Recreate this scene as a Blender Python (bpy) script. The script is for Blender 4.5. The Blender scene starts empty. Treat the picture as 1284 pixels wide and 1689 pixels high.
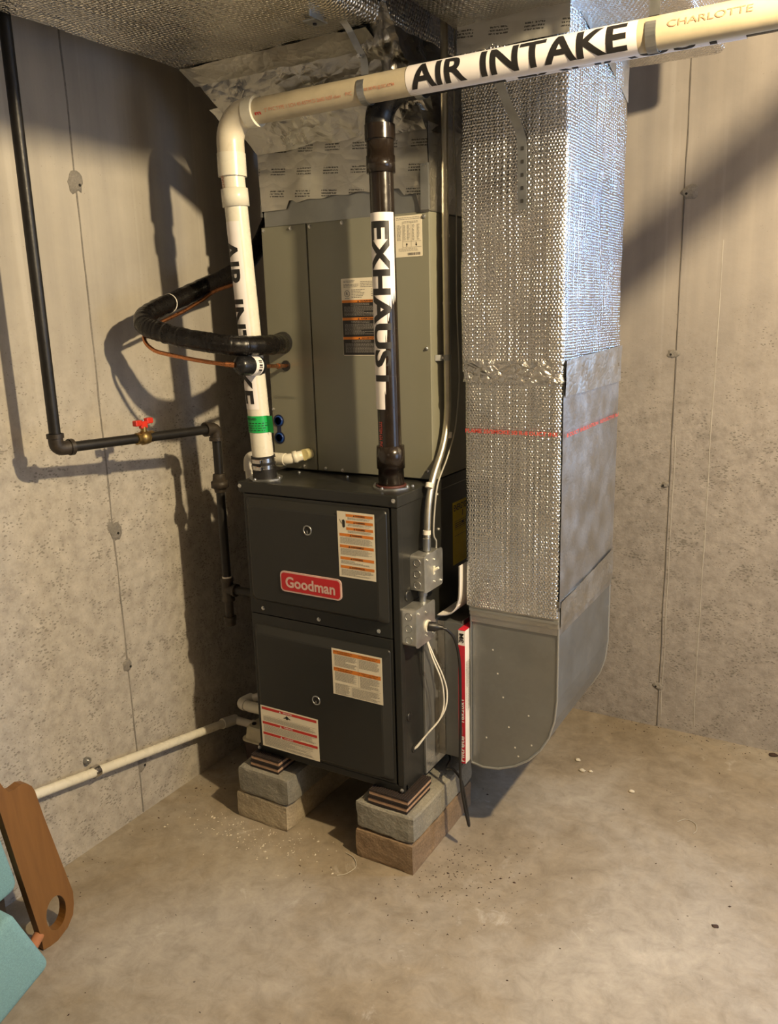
import bpy, bmesh, math, random
from mathutils import Vector, Matrix, noise
random.seed(7)
PI = math.pi
SC = bpy.context.scene
COL = SC.collection
FZ = 0.23                       # height of the furnace base above the floor; z below is given from the furnace base

# ------------------------------------------------------------------ camera
def make_camera():
    yaw, pitch, roll, f = 0.5361409, -0.2325123, -0.0283705, 1358.7
    loc = Vector((1.59693, -1.83248, 1.33397 + FZ))
    fw = Vector((-math.sin(yaw)*math.cos(pitch), math.cos(yaw)*math.cos(pitch), math.sin(pitch)))
    r0 = Vector((math.cos(yaw), math.sin(yaw), 0)); u0 = r0.cross(fw)
    r = math.cos(roll)*r0 + math.sin(roll)*u0
    u = -math.sin(roll)*r0 + math.cos(roll)*u0
    cd = bpy.data.cameras.new('camera'); cd.sensor_fit = 'HORIZONTAL'; cd.sensor_width = 36
    cd.lens = f/1284*36; cd.clip_start = 0.02
    co = bpy.data.objects.new('camera', cd); COL.objects.link(co)
    m = Matrix((r, u, -fw)).transposed().to_4x4(); m.translation = loc
    co.matrix_world = m
    SC.camera = co
make_camera()

# ------------------------------------------------------------------ world, lights, exposure
SC.view_settings.view_transform = 'Standard'; SC.view_settings.look = 'None'
SC.view_settings.gamma = 1; SC.view_settings.use_curve_mapping = False
SC.view_settings.exposure = 0.14
w = bpy.data.worlds.new('world'); SC.world = w; w.use_nodes = True
w.node_tree.nodes['Background'].inputs[0].default_value = (0.6, 0.7, 0.9, 1)
w.node_tree.nodes['Background'].inputs[1].default_value = 0.12
BULB = (2.10, -0.57, 2.16)       # bare ceiling bulb, right of the camera
FILL_POINT = (1.40, -4.4, 2.24)       # unseen warm fill behind the camera, added to brighten the foreground floor
BW_ = 1.17
def light(name, typ, loc, power, color, **kw):
    d = bpy.data.lights.new(name, typ); d.energy = power; d.color = color
    for k, v in kw.items(): setattr(d, k, v)
    o = bpy.data.objects.new(name, d); COL.objects.link(o)
    o.location = (loc[0], loc[1], loc[2] + FZ)
    return o
light('bulb_or_fill_light', 'POINT', BULB, 268, (1.0, 0.785, 0.475), shadow_soft_size=0.035)
light('bulb_or_fill_light', 'POINT', FILL_POINT, 16, (1.0, 0.78, 0.52), shadow_soft_size=0.12)  # added warm fill for the floor in front
wl = light('window_or_glint_light', 'AREA', (2.40, BW_-0.03, 1.60), 48, (0.26, 0.54, 1.0), shape='RECTANGLE', size=0.8, size_y=0.6)  # unseen cool light, added to put blue glints on the duct's right face
wl.rotation_euler = (-PI/2, 0, 0)
wl2 = light('window_or_glint_light', 'AREA', (3.05, -0.30, 0.95), 11, (0.46, 0.66, 1.0), shape='RECTANGLE', size=1.1, size_y=0.9)
wl2.rotation_euler = (0, PI/2, 0)

# ------------------------------------------------------------------ materials
class NT:
    def __init__(s, name):
        s.m = bpy.data.materials.new(name); s.m.use_nodes = True
        s.t = s.m.node_tree; s.b = s.t.nodes['Principled BSDF']
    def n(s, typ, **kw):
        x = s.t.nodes.new(typ)
        for k, v in kw.items():
            if k.startswith('i_'):
                key = k[2:]
                key = int(key) if key.isdigit() else key
                if hasattr(v, 'is_output') or isinstance(v, bpy.types.NodeSocket): s.t.links.new(v, x.inputs[key])
                else: x.inputs[key].default_value = v
            else: setattr(x, k, v)
        return x
    def link(s, a, b): s.t.links.new(a, b)
    def math(s, op, a, b=None, c=None, clamp=False):
        x = s.n('ShaderNodeMath', operation=op, use_clamp=clamp)
        for i, v in enumerate((a, b, c)):
            if v is None: continue
            if isinstance(v, bpy.types.NodeSocket): s.link(v, x.inputs[i])
            else: x.inputs[i].default_value = v
        return x.outputs[0]
    def vmath(s, op, a, b=None):
        x = s.n('ShaderNodeVectorMath', operation=op)
        for i, v in enumerate((a, b)):
            if v is None: continue
            if isinstance(v, bpy.types.NodeSocket): s.link(v, x.inputs[i])
            else: x.inputs[i].default_value = v
        return x.outputs['Value'] if op in ('LENGTH', 'DOT_PRODUCT') else x.outputs[0]
    def pos(s): return s.n('ShaderNodeNewGeometry').outputs['Position']
    def uv(s): return s.n('ShaderNodeTexCoord').outputs['UV']
    def noise(s, vec, scale, detail=4, rough=0.55, dist=0.0):
        x = s.n('ShaderNodeTexNoise', i_Vector=vec, i_Scale=scale, i_Detail=detail, i_Roughness=rough, i_Distortion=dist)
        return x.outputs['Fac']
    def ramp(s, fac, *stops):
        x = s.n('ShaderNodeValToRGB', i_0=fac); e = x.color_ramp.elements
        while len(e) < len(stops): e.new(0.5)
        for el, (p, c) in zip(e, stops):
            el.position = p; el.color = (c, c, c, 1) if isinstance(c, (int, float)) else (*c, 1)
        return x.outputs[0]
    def mix(s, fac, a, b, typ='MIX'):
        x = s.n('ShaderNodeMix', data_type='RGBA', blend_type=typ)
        for i, v in ((0, fac), (6, a), (7, b)):
            if isinstance(v, bpy.types.NodeSocket): s.link(v, x.inputs[i])
            elif i == 0: x.inputs[i].default_value = v
            else: x.inputs[i].default_value = (*v, 1)
        return x.outputs[2]
    def bump(s, h, strength=0.5, dist=0.01, normal=None):
        x = s.n('ShaderNodeBump', i_Height=h, i_Strength=strength, i_Distance=dist)
        if normal is not None: s.link(normal, x.inputs['Normal'])
        return x.outputs[0]
    def out(s, color=None, rough=None, metal=None, normal=None, **kw):
        for k, v in (('Base Color', color), ('Roughness', rough), ('Metallic', metal), ('Normal', normal)):
            if v is None: continue
            if isinstance(v, bpy.types.NodeSocket): s.link(v, s.b.inputs[k])
            elif k == 'Base Color': s.b.inputs[k].default_value = (*v, 1)
            else: s.b.inputs[k].default_value = v
        for k, v in kw.items(): s.b.inputs[k.replace('_', ' ')].default_value = v
        return s.m

def plain(name, color, rough=0.5, metal=0.0, var=0.12, scale=30, bump=0.0, bscale=200, **kw):
    t = NT(name); p = t.pos()
    f = t.noise(p, scale, 4)
    lo = tuple(c*(1-var) for c in color); hi = tuple(min(1, c*(1+var)) for c in color)
    c = t.ramp(f, (0.3, lo), (0.7, hi))
    nrm = t.bump(t.noise(p, bscale, 2), bump, 0.002) if bump else None
    r = t.ramp(t.noise(p, scale*2.3, 3), (0.3, max(0, rough-0.06)), (0.7, min(1, rough+0.06)))
    return t.out(c, r, metal, nrm, **kw)

def concrete_wall(name, tone):
    t = NT(name); p = t.pos()
    sep = t.n('ShaderNodeSeparateXYZ', i_0=p)
    zz = sep.outputs[2]
    low = t.n('ShaderNodeMapRange', i_Value=t.math('ADD', zz, t.math('MULTIPLY', t.noise(p, 2.2, 3), 0.7)), i_1=2.05, i_2=1.5, i_3=0.0, i_4=1.0).outputs[0]
    # broad cloudy tone
    c = t.ramp(t.noise(p, 1.6, 6, 0.6), (0.28, (0.28, 0.262, 0.238)), (0.52, (0.365, 0.342, 0.308)), (0.75, (0.44, 0.415, 0.375)))
    # vertical formwork streaks
    st = t.n('ShaderNodeMapping', i_Vector=p, i_Scale=(9, 9, 0.35)).outputs[0]
    sf = t.ramp(t.noise(st, 1.6, 4, 0.6), (0.35, (0.86, 0.86, 0.87)), (0.65, (1.08, 1.07, 1.05)))
    c = t.mix(0.75, c, sf, 'MULTIPLY')
    # pale lime drips, thin, upper half
    dr = t.n('ShaderNodeMapping', i_Vector=p, i_Scale=(14, 14, 0.22)).outputs[0]
    df = t.ramp(t.noise(dr, 1.5, 2, 0.5, 0.3), (0.66, 0.0), (0.72, 1.0))
    c = t.mix(t.math('MULTIPLY', df, 0.16), c, (0.62, 0.6, 0.56))
    # mottling and speckle of the lower, rougher pour
    mo = t.noise(p, 26, 5, 0.7)
    c = t.mix(t.math('MULTIPLY', low, 0.7), c, t.ramp(mo, (0.30, (0.24, 0.22, 0.197)), (0.5, (0.36, 0.336, 0.303)), (0.70, (0.46, 0.432, 0.392))))
    # bug holes: stretched small pits
    stp = t.n('ShaderNodeMapping', i_Vector=p, i_Scale=(1, 1, 1.8), i_Rotation=(0.5, 0.4, 0)).outputs[0]
    vo = t.n('ShaderNodeTexVoronoi', i_Vector=t.vmath('ADD', stp, t.n('ShaderNodeVectorMath', operation='SCALE', i_0=t.n('ShaderNodeTexNoise', i_Vector=p, i_Scale=30.0).outputs[1], i_Scale=0.02).outputs[0]), i_Scale=75.0)
    pit = t.math('LESS_THAN', vo.outputs['Distance'], t.math('MULTIPLY', t.ramp(t.noise(p, 14, 3), (0.34, 0.03), (0.70, 0.33)), t.math('ADD', 0.35, low)))
    c = t.mix(t.math('MULTIPLY', pit, 0.6), c, (0.14, 0.13, 0.11))
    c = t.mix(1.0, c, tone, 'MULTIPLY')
    h = t.math('ADD', t.math('MULTIPLY', t.noise(p, 34, 5, 0.65), t.math('ADD', 0.25, low)), t.math('MULTIPLY', pit, -0.5))
    nrm = t.bump(h, 0.55, 0.006)
    return t.out(c, 0.9, 0, nrm)

def concrete_floor():
    t = NT('floor_concrete'); p = t.pos()
    c = t.ramp(t.noise(p, 1.3, 7, 0.62, 0.6), (0.32, (0.225, 0.185, 0.130)), (0.45, (0.32, 0.278, 0.218)), (0.56, (0.372, 0.342, 0.298)), (0.70, (0.43, 0.405, 0.365)))
    sw = t.n('ShaderNodeMapping', i_Vector=p, i_Rotation=(0, 0, 0.9), i_Scale=(1.5, 3.0, 1)).outputs[0]
    c = t.mix(0.5, c, t.ramp(t.noise(sw, 3.0, 7, 0.7, 1.1), (0.28, (0.8, 0.79, 0.775)), (0.5, (0.98, 0.98, 0.98)), (0.72, (1.18, 1.18, 1.17))), 'MULTIPLY')
    c = t.mix(0.8, c, t.ramp(t.noise(p, 17, 7, 0.75, 0.5), (0.28, (0.68, 0.665, 0.64)), (0.5, (0.98, 0.98, 0.98)), (0.72, (1.24, 1.24, 1.24))), 'MULTIPLY')
    pale = t.math('MULTIPLY', t.ramp(t.noise(p, 7.5, 6, 0.72, 0.8), (0.60, 0.0), (0.70, 1.0)), t.ramp(t.noise(p, 1.7, 2), (0.5, 0.0), (0.62, 1.0)))
    c = t.mix(t.math('MULTIPLY', pale, 0.65), c, (0.60, 0.58, 0.55))
    dk = t.ramp(t.noise(sw, 6.5, 6, 0.75, 1.5), (0.64, 0.0), (0.74, 1.0))
    c = t.mix(t.math('MULTIPLY', dk, 0.45), c, (0.17, 0.13, 0.09))
    c = t.mix(1.0, c, (0.90, 0.86, 0.79), 'MULTIPLY')
    spk = t.n('ShaderNodeTexVoronoi', i_Vector=p, i_Scale=26.0)
    sp = t.math('LESS_THAN', spk.outputs['Distance'], t.ramp(t.noise(p, 4, 3), (0.42, 0.0), (0.8, 0.12)))
    c = t.mix(t.math('MULTIPLY', sp, 0.7), c, (0.07, 0.05, 0.04))
    h = t.math('ADD', t.noise(p, 8, 5, 0.6), t.math('MULTIPLY', t.noise(p, 90, 3), 0.3))
    r = t.ramp(t.noise(p, 3, 4), (0.3, 0.5), (0.7, 0.75))
    return t.out(c, r, 0, t.bump(h, 0.35, 0.004))

def foil(name, pitch=0.013, bubble=1.0, wrinkle=0.5, rough=0.3, tint=(0.78, 0.77, 0.75), wscale=18, printed=False):
    t = NT(name); uv = t.uv(); p = t.pos()
    hs = []
    if bubble:
        k = 1.0/pitch
        jit = t.n('ShaderNodeVectorMath', operation='SCALE', i_0=t.n('ShaderNodeTexNoise', i_Vector=p, i_Scale=26.0, i_Detail=1.0).outputs[1], i_Scale=0.0035).outputs[0]
        q = t.vmath('MULTIPLY', t.vmath('ADD', uv, jit), (k, k/1.732, 0))
        ds = []
        for off in ((0, 0, 0), (0.5, 0.5, 0)):
            g = t.vmath('SUBTRACT', t.vmath('FRACTION', t.vmath('ADD', q, off)), (0.5, 0.5, 0))
            ds.append(t.vmath('LENGTH', t.vmath('MULTIPLY', g, (1, 1.732, 0))))
        d = t.math('MINIMUM', ds[0], ds[1])
        hb = t.n('ShaderNodeMapRange', interpolation_type='SMOOTHERSTEP', i_Value=d, i_1=0.58, i_2=0.0, i_3=0.0, i_4=1.0).outputs[0]
        hb = t.math('MULTIPLY', hb, t.ramp(t.noise(p, 16, 3), (0.3, 0.5), (0.65, 1.0)))
        # quilting ridges that run in columns
        su = t.n('ShaderNodeSeparateXYZ', i_0=t.vmath('ADD', uv, jit)).outputs[0]
        rg = t.math('ABSOLUTE', t.math('SINE', t.math('MULTIPLY', su, PI*k*0.5)))
        rgn = t.math('MULTIPLY', t.math('SUBTRACT', 1.0, rg), t.ramp(t.noise(p, 5, 2), (0.35, 0.0), (0.7, 0.9)))
        col = t.noise(t.n('ShaderNodeCombineXYZ', i_0=su, i_1=t.math('MULTIPLY', t.n('ShaderNodeSeparateXYZ', i_0=uv).outputs[1], 0.012)).outputs[0], 75.0, 2, 0.6)
        hs.append(t.math('MULTIPLY', t.math('ADD', hb, rgn), 0.14*bubble*(pitch/0.0112)))
        hs.append(t.math('MULTIPLY', col, 0.30*bubble))
    wr = t.noise(p, wscale, 5, 0.6, 1.2)
    wr2 = t.n('ShaderNodeTexVoronoi', feature='DISTANCE_TO_EDGE', i_Vector=t.n('ShaderNodeMapping', i_Vector=p, i_Rotation=(0.4, 0.2, 0.6), i_Scale=(1, 1, 1.6)).outputs[0], i_Scale=wscale*1.5).outputs['Distance']
    hs.append(t.math('MULTIPLY', t.math('ADD', wr, t.math('MULTIPLY', t.math('MINIMUM', wr2, 0.25), 1.2)), wrinkle))
    h = hs[0]
    for x in hs[1:]: h = t.math('ADD', h, x)
    lo = tuple(v*0.8 for v in tint)
    c = t.ramp(t.noise(p, 6, 4), (0.3, lo), (0.65, tint))
    if printed:   # rows of tiny rating print on the tape
        m = t.n('ShaderNodeMapping', i_Vector=uv, i_Rotation=(0, 0, 0.12), i_Scale=(11, 17, 1)).outputs[0]
        fr = t.vmath('FRACTION', m); s3 = t.n('ShaderNodeSeparateXYZ', i_0=fr)
        inx = t.math('MULTIPLY', t.math('GREATER_THAN', s3.outputs[0], 0.3), t.math('LESS_THAN', s3.outputs[0], 0.85))
        iny = t.math('MULTIPLY', t.math('GREATER_THAN', s3.outputs[1], 0.3), t.math('LESS_THAN', s3.outputs[1], 0.66))
        ln = t.math('GREATER_THAN', t.math('FRACT', t.math('MULTIPLY', s3.outputs[1], 8.3)), 0.45)
        br = t.math('GREATER_THAN', t.noise(t.vmath('MULTIPLY', uv, (420, 130, 0)), 1.0, 1), 0.45)
        f = t.math('MULTIPLY', t.math('MULTIPLY', inx, iny), t.math('MULTIPLY', ln, br))
        c = t.mix(t.math('MULTIPLY', f, 0.85), c, (0.06, 0.06, 0.06))
    r = t.ramp(t.noise(p, 14, 3), (0.3, rough*0.8), (0.7, rough*1.25))
    return t.out(c, r, 1.0, t.bump(h, 1.0, 0.011 if bubble else 0.012))

def galv(name, tint=(0.31, 0.32, 0.315), rough=0.42):
    t = NT(name); p = t.pos()
    v = t.n('ShaderNodeTexVoronoi', i_Vector=p, i_Scale=70.0)
    f = t.n('ShaderNodeSeparateXYZ', i_0=v.outputs['Color']).outputs[0]
    c = t.ramp(t.math('ADD', t.math('MULTIPLY', f, 0.08), t.math('MULTIPLY', t.noise(p, 4, 4), 0.92)), (0.25, tuple(x*0.86 for x in tint)), (0.75, tuple(x*1.1 for x in tint)))
    sc = t.n('ShaderNodeMapping', i_Vector=p, i_Scale=(3, 6, 1.5), i_Rotation=(0.5, 0, 0)).outputs[0]
    s = t.ramp(t.noise(sc, 5, 6, 0.8), (0.66, 0.0), (0.8, 1.0))
    c = t.mix(t.math('MULTIPLY', s, 0.25), c, (0.62, 0.62, 0.62))
    r = t.ramp(t.noise(p, 9, 4), (0.3, rough-0.08), (0.7, rough+0.12))
    return t.out(c, r, 0.85, t.bump(t.noise(p, 4, 3), 0.25, 0.01))

def block_mat(name, base):
    t = NT(name); p = t.pos()
    c = t.ramp(t.noise(p, 9, 5, 0.65), (0.3, tuple(x*0.72 for x in base)), (0.55, base), (0.75, tuple(min(1, x*1.25) for x in base)))
    g = t.ramp(t.noise(p, 160, 3, 0.7), (0.35, 0.7), (0.65, 1.15))
    c = t.mix(0.6, c, g, 'MULTIPLY')
    h = t.math('ADD', t.math('MULTIPLY', t.noise(p, 130, 4, 0.7), 0.6), t.noise(p, 25, 4))
    return t.out(c, 0.95, 0, t.bump(h, 0.7, 0.006))

M = {}
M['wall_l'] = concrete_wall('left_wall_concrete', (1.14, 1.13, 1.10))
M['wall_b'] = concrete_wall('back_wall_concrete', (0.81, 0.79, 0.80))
M['floor'] = concrete_floor()
M['ceil'] = plain('ceiling_wood', (0.16, 0.115, 0.07), 0.8, var=0.25, scale=4)
M['wall_far'] = plain('dark_far_wall', (0.15, 0.14, 0.125), 0.9, var=0.2, scale=5)
M['seam'] = plain('concrete_seam', (0.34, 0.318, 0.285), 0.92, bump=0.4, bscale=120)
M['seamdark'] = plain('concrete_joint', (0.10, 0.09, 0.08), 0.95)
M['patch'] = block_mat('concrete_patch', (0.255, 0.236, 0.208))
M['hole'] = plain('dark_hole', (0.012, 0.011, 0.01), 0.9)
M['bubble'] = foil('bubble_foil', 0.0082, 1.75, 0.05, 0.23, (0.80, 0.79, 0.77), 30)
M['bubble_trunk'] = foil('trunk_bubble_foil', 0.0115, 1.3, 0.06, 0.24, (0.92, 0.90, 0.86), 22)
M['joint_foil'] = foil('crumpled_joint_foil', 0, 0, 0.6, 0.25, (0.74, 0.73, 0.70), 26)
M['bubble_dense'] = foil('lower_bubble_foil', 0.0080, 1.7, 0.06, 0.25, (0.80, 0.80, 0.78), 26)
M['foil'] = foil('crinkled_foil', 0, 0, 0.22, 0.30, (0.42, 0.41, 0.38), 15)
M['facing'] = foil('smooth_foil_facing', 0, 0, 0.07, 0.42, (0.56, 0.56, 0.55), 30)
M['tape'] = foil('foil_tape', 0, 0, 0.18, 0.40, (0.62, 0.61, 0.57), 22)
M['tape_print'] = foil('printed_foil_tape', 0, 0, 0.16, 0.46, (0.60, 0.585, 0.53), 11, True)
M['galv'] = galv('galvanized_steel')
M['galv_light'] = galv('bright_galvanized_steel', (0.46, 0.47, 0.46), 0.34)
M['olive'] = plain('olive_grey_paint', (0.208, 0.205, 0.155), 0.38, var=0.04, scale=5, bump=0.06, bscale=500)
M['charcoal'] = plain('charcoal_paint', (0.0175, 0.0177, 0.016), 0.36, var=0.06, scale=6, bump=0.05, bscale=600, Specular_IOR_Level=0.4)
M['black'] = plain('black_metal', (0.012, 0.012, 0.012), 0.4)
M['ironblack'] = plain('black_iron_pipe', (0.013, 0.0115, 0.010), 0.42, 0.0, var=0.3, bump=0.15, Specular_IOR_Level=0.35)
M['malleable'] = plain('malleable_fitting', (0.034, 0.026, 0.018), 0.5, 0.2, var=0.35, scale=60, bump=0.3)
M['brass'] = plain('brass', (0.38, 0.26, 0.10), 0.38, 0.9, var=0.2)
M['red_plastic'] = plain('red_plastic', (0.55, 0.03, 0.015), 0.4)
M['pvc'] = plain('white_pvc', (0.70, 0.67, 0.56), 0.28, var=0.03, scale=12)
M['pvc_aged'] = plain('aged_cream_pvc', (0.47, 0.405, 0.28), 0.36, var=0.10, scale=22)
M['pvc_fit'] = plain('cream_pvc_fitting', (0.66, 0.60, 0.47), 0.30, var=0.06, scale=14)
M['pvc_dull'] = plain('grey_white_pvc', (0.66, 0.63, 0.56), 0.4, var=0.06)
M['abs'] = plain('black_brown_pvc', (0.016, 0.011, 0.008), 0.22, var=0.2)
M['abs_side'] = plain('black_plastic', (0.010, 0.010, 0.011), 0.3)
M['paper'] = plain('white_sticker', (0.80, 0.76, 0.74), 0.45, var=0.02)
M['paper_warm'] = plain('cream_label_paper', (0.72, 0.66, 0.52), 0.5, var=0.03)
M['ink'] = plain('black_ink', (0.012, 0.011, 0.011), 0.5)
M['ink_grey'] = plain('grey_ink', (0.20, 0.185, 0.165), 0.6)
M['ink_light'] = plain('light_grey_ink', (0.26, 0.245, 0.21), 0.6)
M['ink_red'] = plain('red_print', (0.52, 0.06, 0.045), 0.6)
M['ink_rust'] = plain('faded_red_print', (0.56, 0.22, 0.13), 0.6)
M['orange'] = plain('orange_print', (0.62, 0.19, 0.02), 0.5, var=0.04)
M['redband'] = plain('red_band_print', (0.50, 0.028, 0.02), 0.5, var=0.04)
M['badge'] = plain('badge_red', (0.48, 0.012, 0.016), 0.35, var=0.04)
M['badge_rim'] = plain('badge_silver_pink', (0.62, 0.43, 0.38), 0.4)
M['green'] = plain('green_tag', (0.012, 0.36, 0.075), 0.35, var=0.05)
M['yellow'] = plain('yellow_label', (0.80, 0.60, 0.015), 0.5, var=0.04)
M['steel'] = plain('stainless_steel', (0.55, 0.53, 0.50), 0.25, 1.0)
M['screw'] = plain('zinc_screw', (0.62, 0.62, 0.60), 0.28, 0.9)
M['zinc'] = plain('zinc_strap', (0.36, 0.37, 0.37), 0.38, 0.9, var=0.15, scale=20)
M['emt'] = plain('conduit_steel', (0.60, 0.56, 0.46), 0.38, 0.95, var=0.15, scale=16)
M['boxsteel'] = plain('junction_box_steel', (0.62, 0.62, 0.59), 0.40, 0.9, var=0.2, scale=22, bump=0.1, bscale=60)
M['rubber'] = plain('black_rubber', (0.014, 0.013, 0.013), 0.5)
M['insul'] = plain('black_pipe_tape', (0.006, 0.005, 0.0045), 0.30, var=0.2, scale=60, bump=0.35, bscale=45, Specular_IOR_Level=0.45)
M['gasket'] = plain('dark_red_gasket', (0.06, 0.014, 0.010), 0.6)
M['cork'] = plain('cork_layer', (0.40, 0.255, 0.165), 0.9, var=0.2, scale=90)
M['padrubber'] = plain('dark_brown_rubber', (0.022, 0.014, 0.012), 0.8)
M['copper'] = plain('copper_tube', (0.56, 0.23, 0.10), 0.3, 0.95, var=0.25, scale=25)
M['blue'] = plain('blue_cap', (0.012, 0.055, 0.25), 0.4)
M['bluedark'] = plain('dark_blue_rim', (0.008, 0.014, 0.05), 0.5)
M['ivory'] = plain('ivory_plastic', (0.74, 0.70, 0.58), 0.4)
M['wirewhite'] = plain('white_wire', (0.72, 0.69, 0.60), 0.45)
M['wiregrey'] = plain('grey_wire', (0.34, 0.33, 0.29), 0.5)
M['cord'] = plain('black_cord', (0.011, 0.010, 0.010), 0.4)
M['filter_red'] = plain('filter_red_card', (0.50, 0.016, 0.035), 0.45, var=0.04)
M['filter_white'] = plain('filter_white_card', (0.78, 0.75, 0.72), 0.6, var=0.03)
M['block_grey'] = block_mat('grey_concrete_block', (0.27, 0.256, 0.212))
M['block_tan'] = block_mat('tan_concrete_block', (0.40, 0.335, 0.235))
M['block_brown'] = block_mat('damp_brown_concrete_block', (0.27, 0.185, 0.11))
M['wood'] = None
t = NT('brown_stained_wood'); q = t.n('ShaderNodeMapping', i_Vector=t.pos(), i_Scale=(6, 26, 2.2)).outputs[0]
M['wood'] = t.out(t.ramp(t.noise(q, 2.0, 5, 0.6, 0.6), (0.25, (0.155, 0.066, 0.014)), (0.6, (0.19, 0.083, 0.018)), (0.85, (0.21, 0.093, 0.022))), 0.45, 0, t.bump(t.noise(q, 6, 3), 0.1, 0.002))
M['dowel'] = plain('orange_wood', (0.42, 0.17, 0.07), 0.5, var=0.1)
M['teal'] = plain('teal_fabric', (0.19, 0.35, 0.36), 0.95, var=0.12, scale=260, bump=0.5, bscale=700)
M['darkfabric'] = plain('dark_brown_panel', (0.03, 0.022, 0.02), 0.9)
M['pumpblack'] = plain('pump_tank_black', (0.035, 0.02, 0.022), 0.45)
M['pumpcream'] = plain('pump_cream_plastic', (0.60, 0.55, 0.40), 0.5, var=0.08)
M['chip'] = plain('pale_stone', (0.58, 0.52, 0.40), 0.9, var=0.15, scale=80)
M['darkbit'] = plain('dark_debris', (0.05, 0.028, 0.02), 0.9)
M['scrap'] = plain('dusty_wire', (0.44, 0.40, 0.32), 0.7)
M['clear'] = plain('yellowed_fitting', (0.55, 0.48, 0.24), 0.3)
t = NT('window_glass'); M['glass'] = t.out((0.9, 0.95, 1), 0.05, 0, Transmission_Weight=1.0, IOR=1.05)
M['frame'] = plain('white_window_frame', (0.7, 0.7, 0.68), 0.5)

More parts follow.
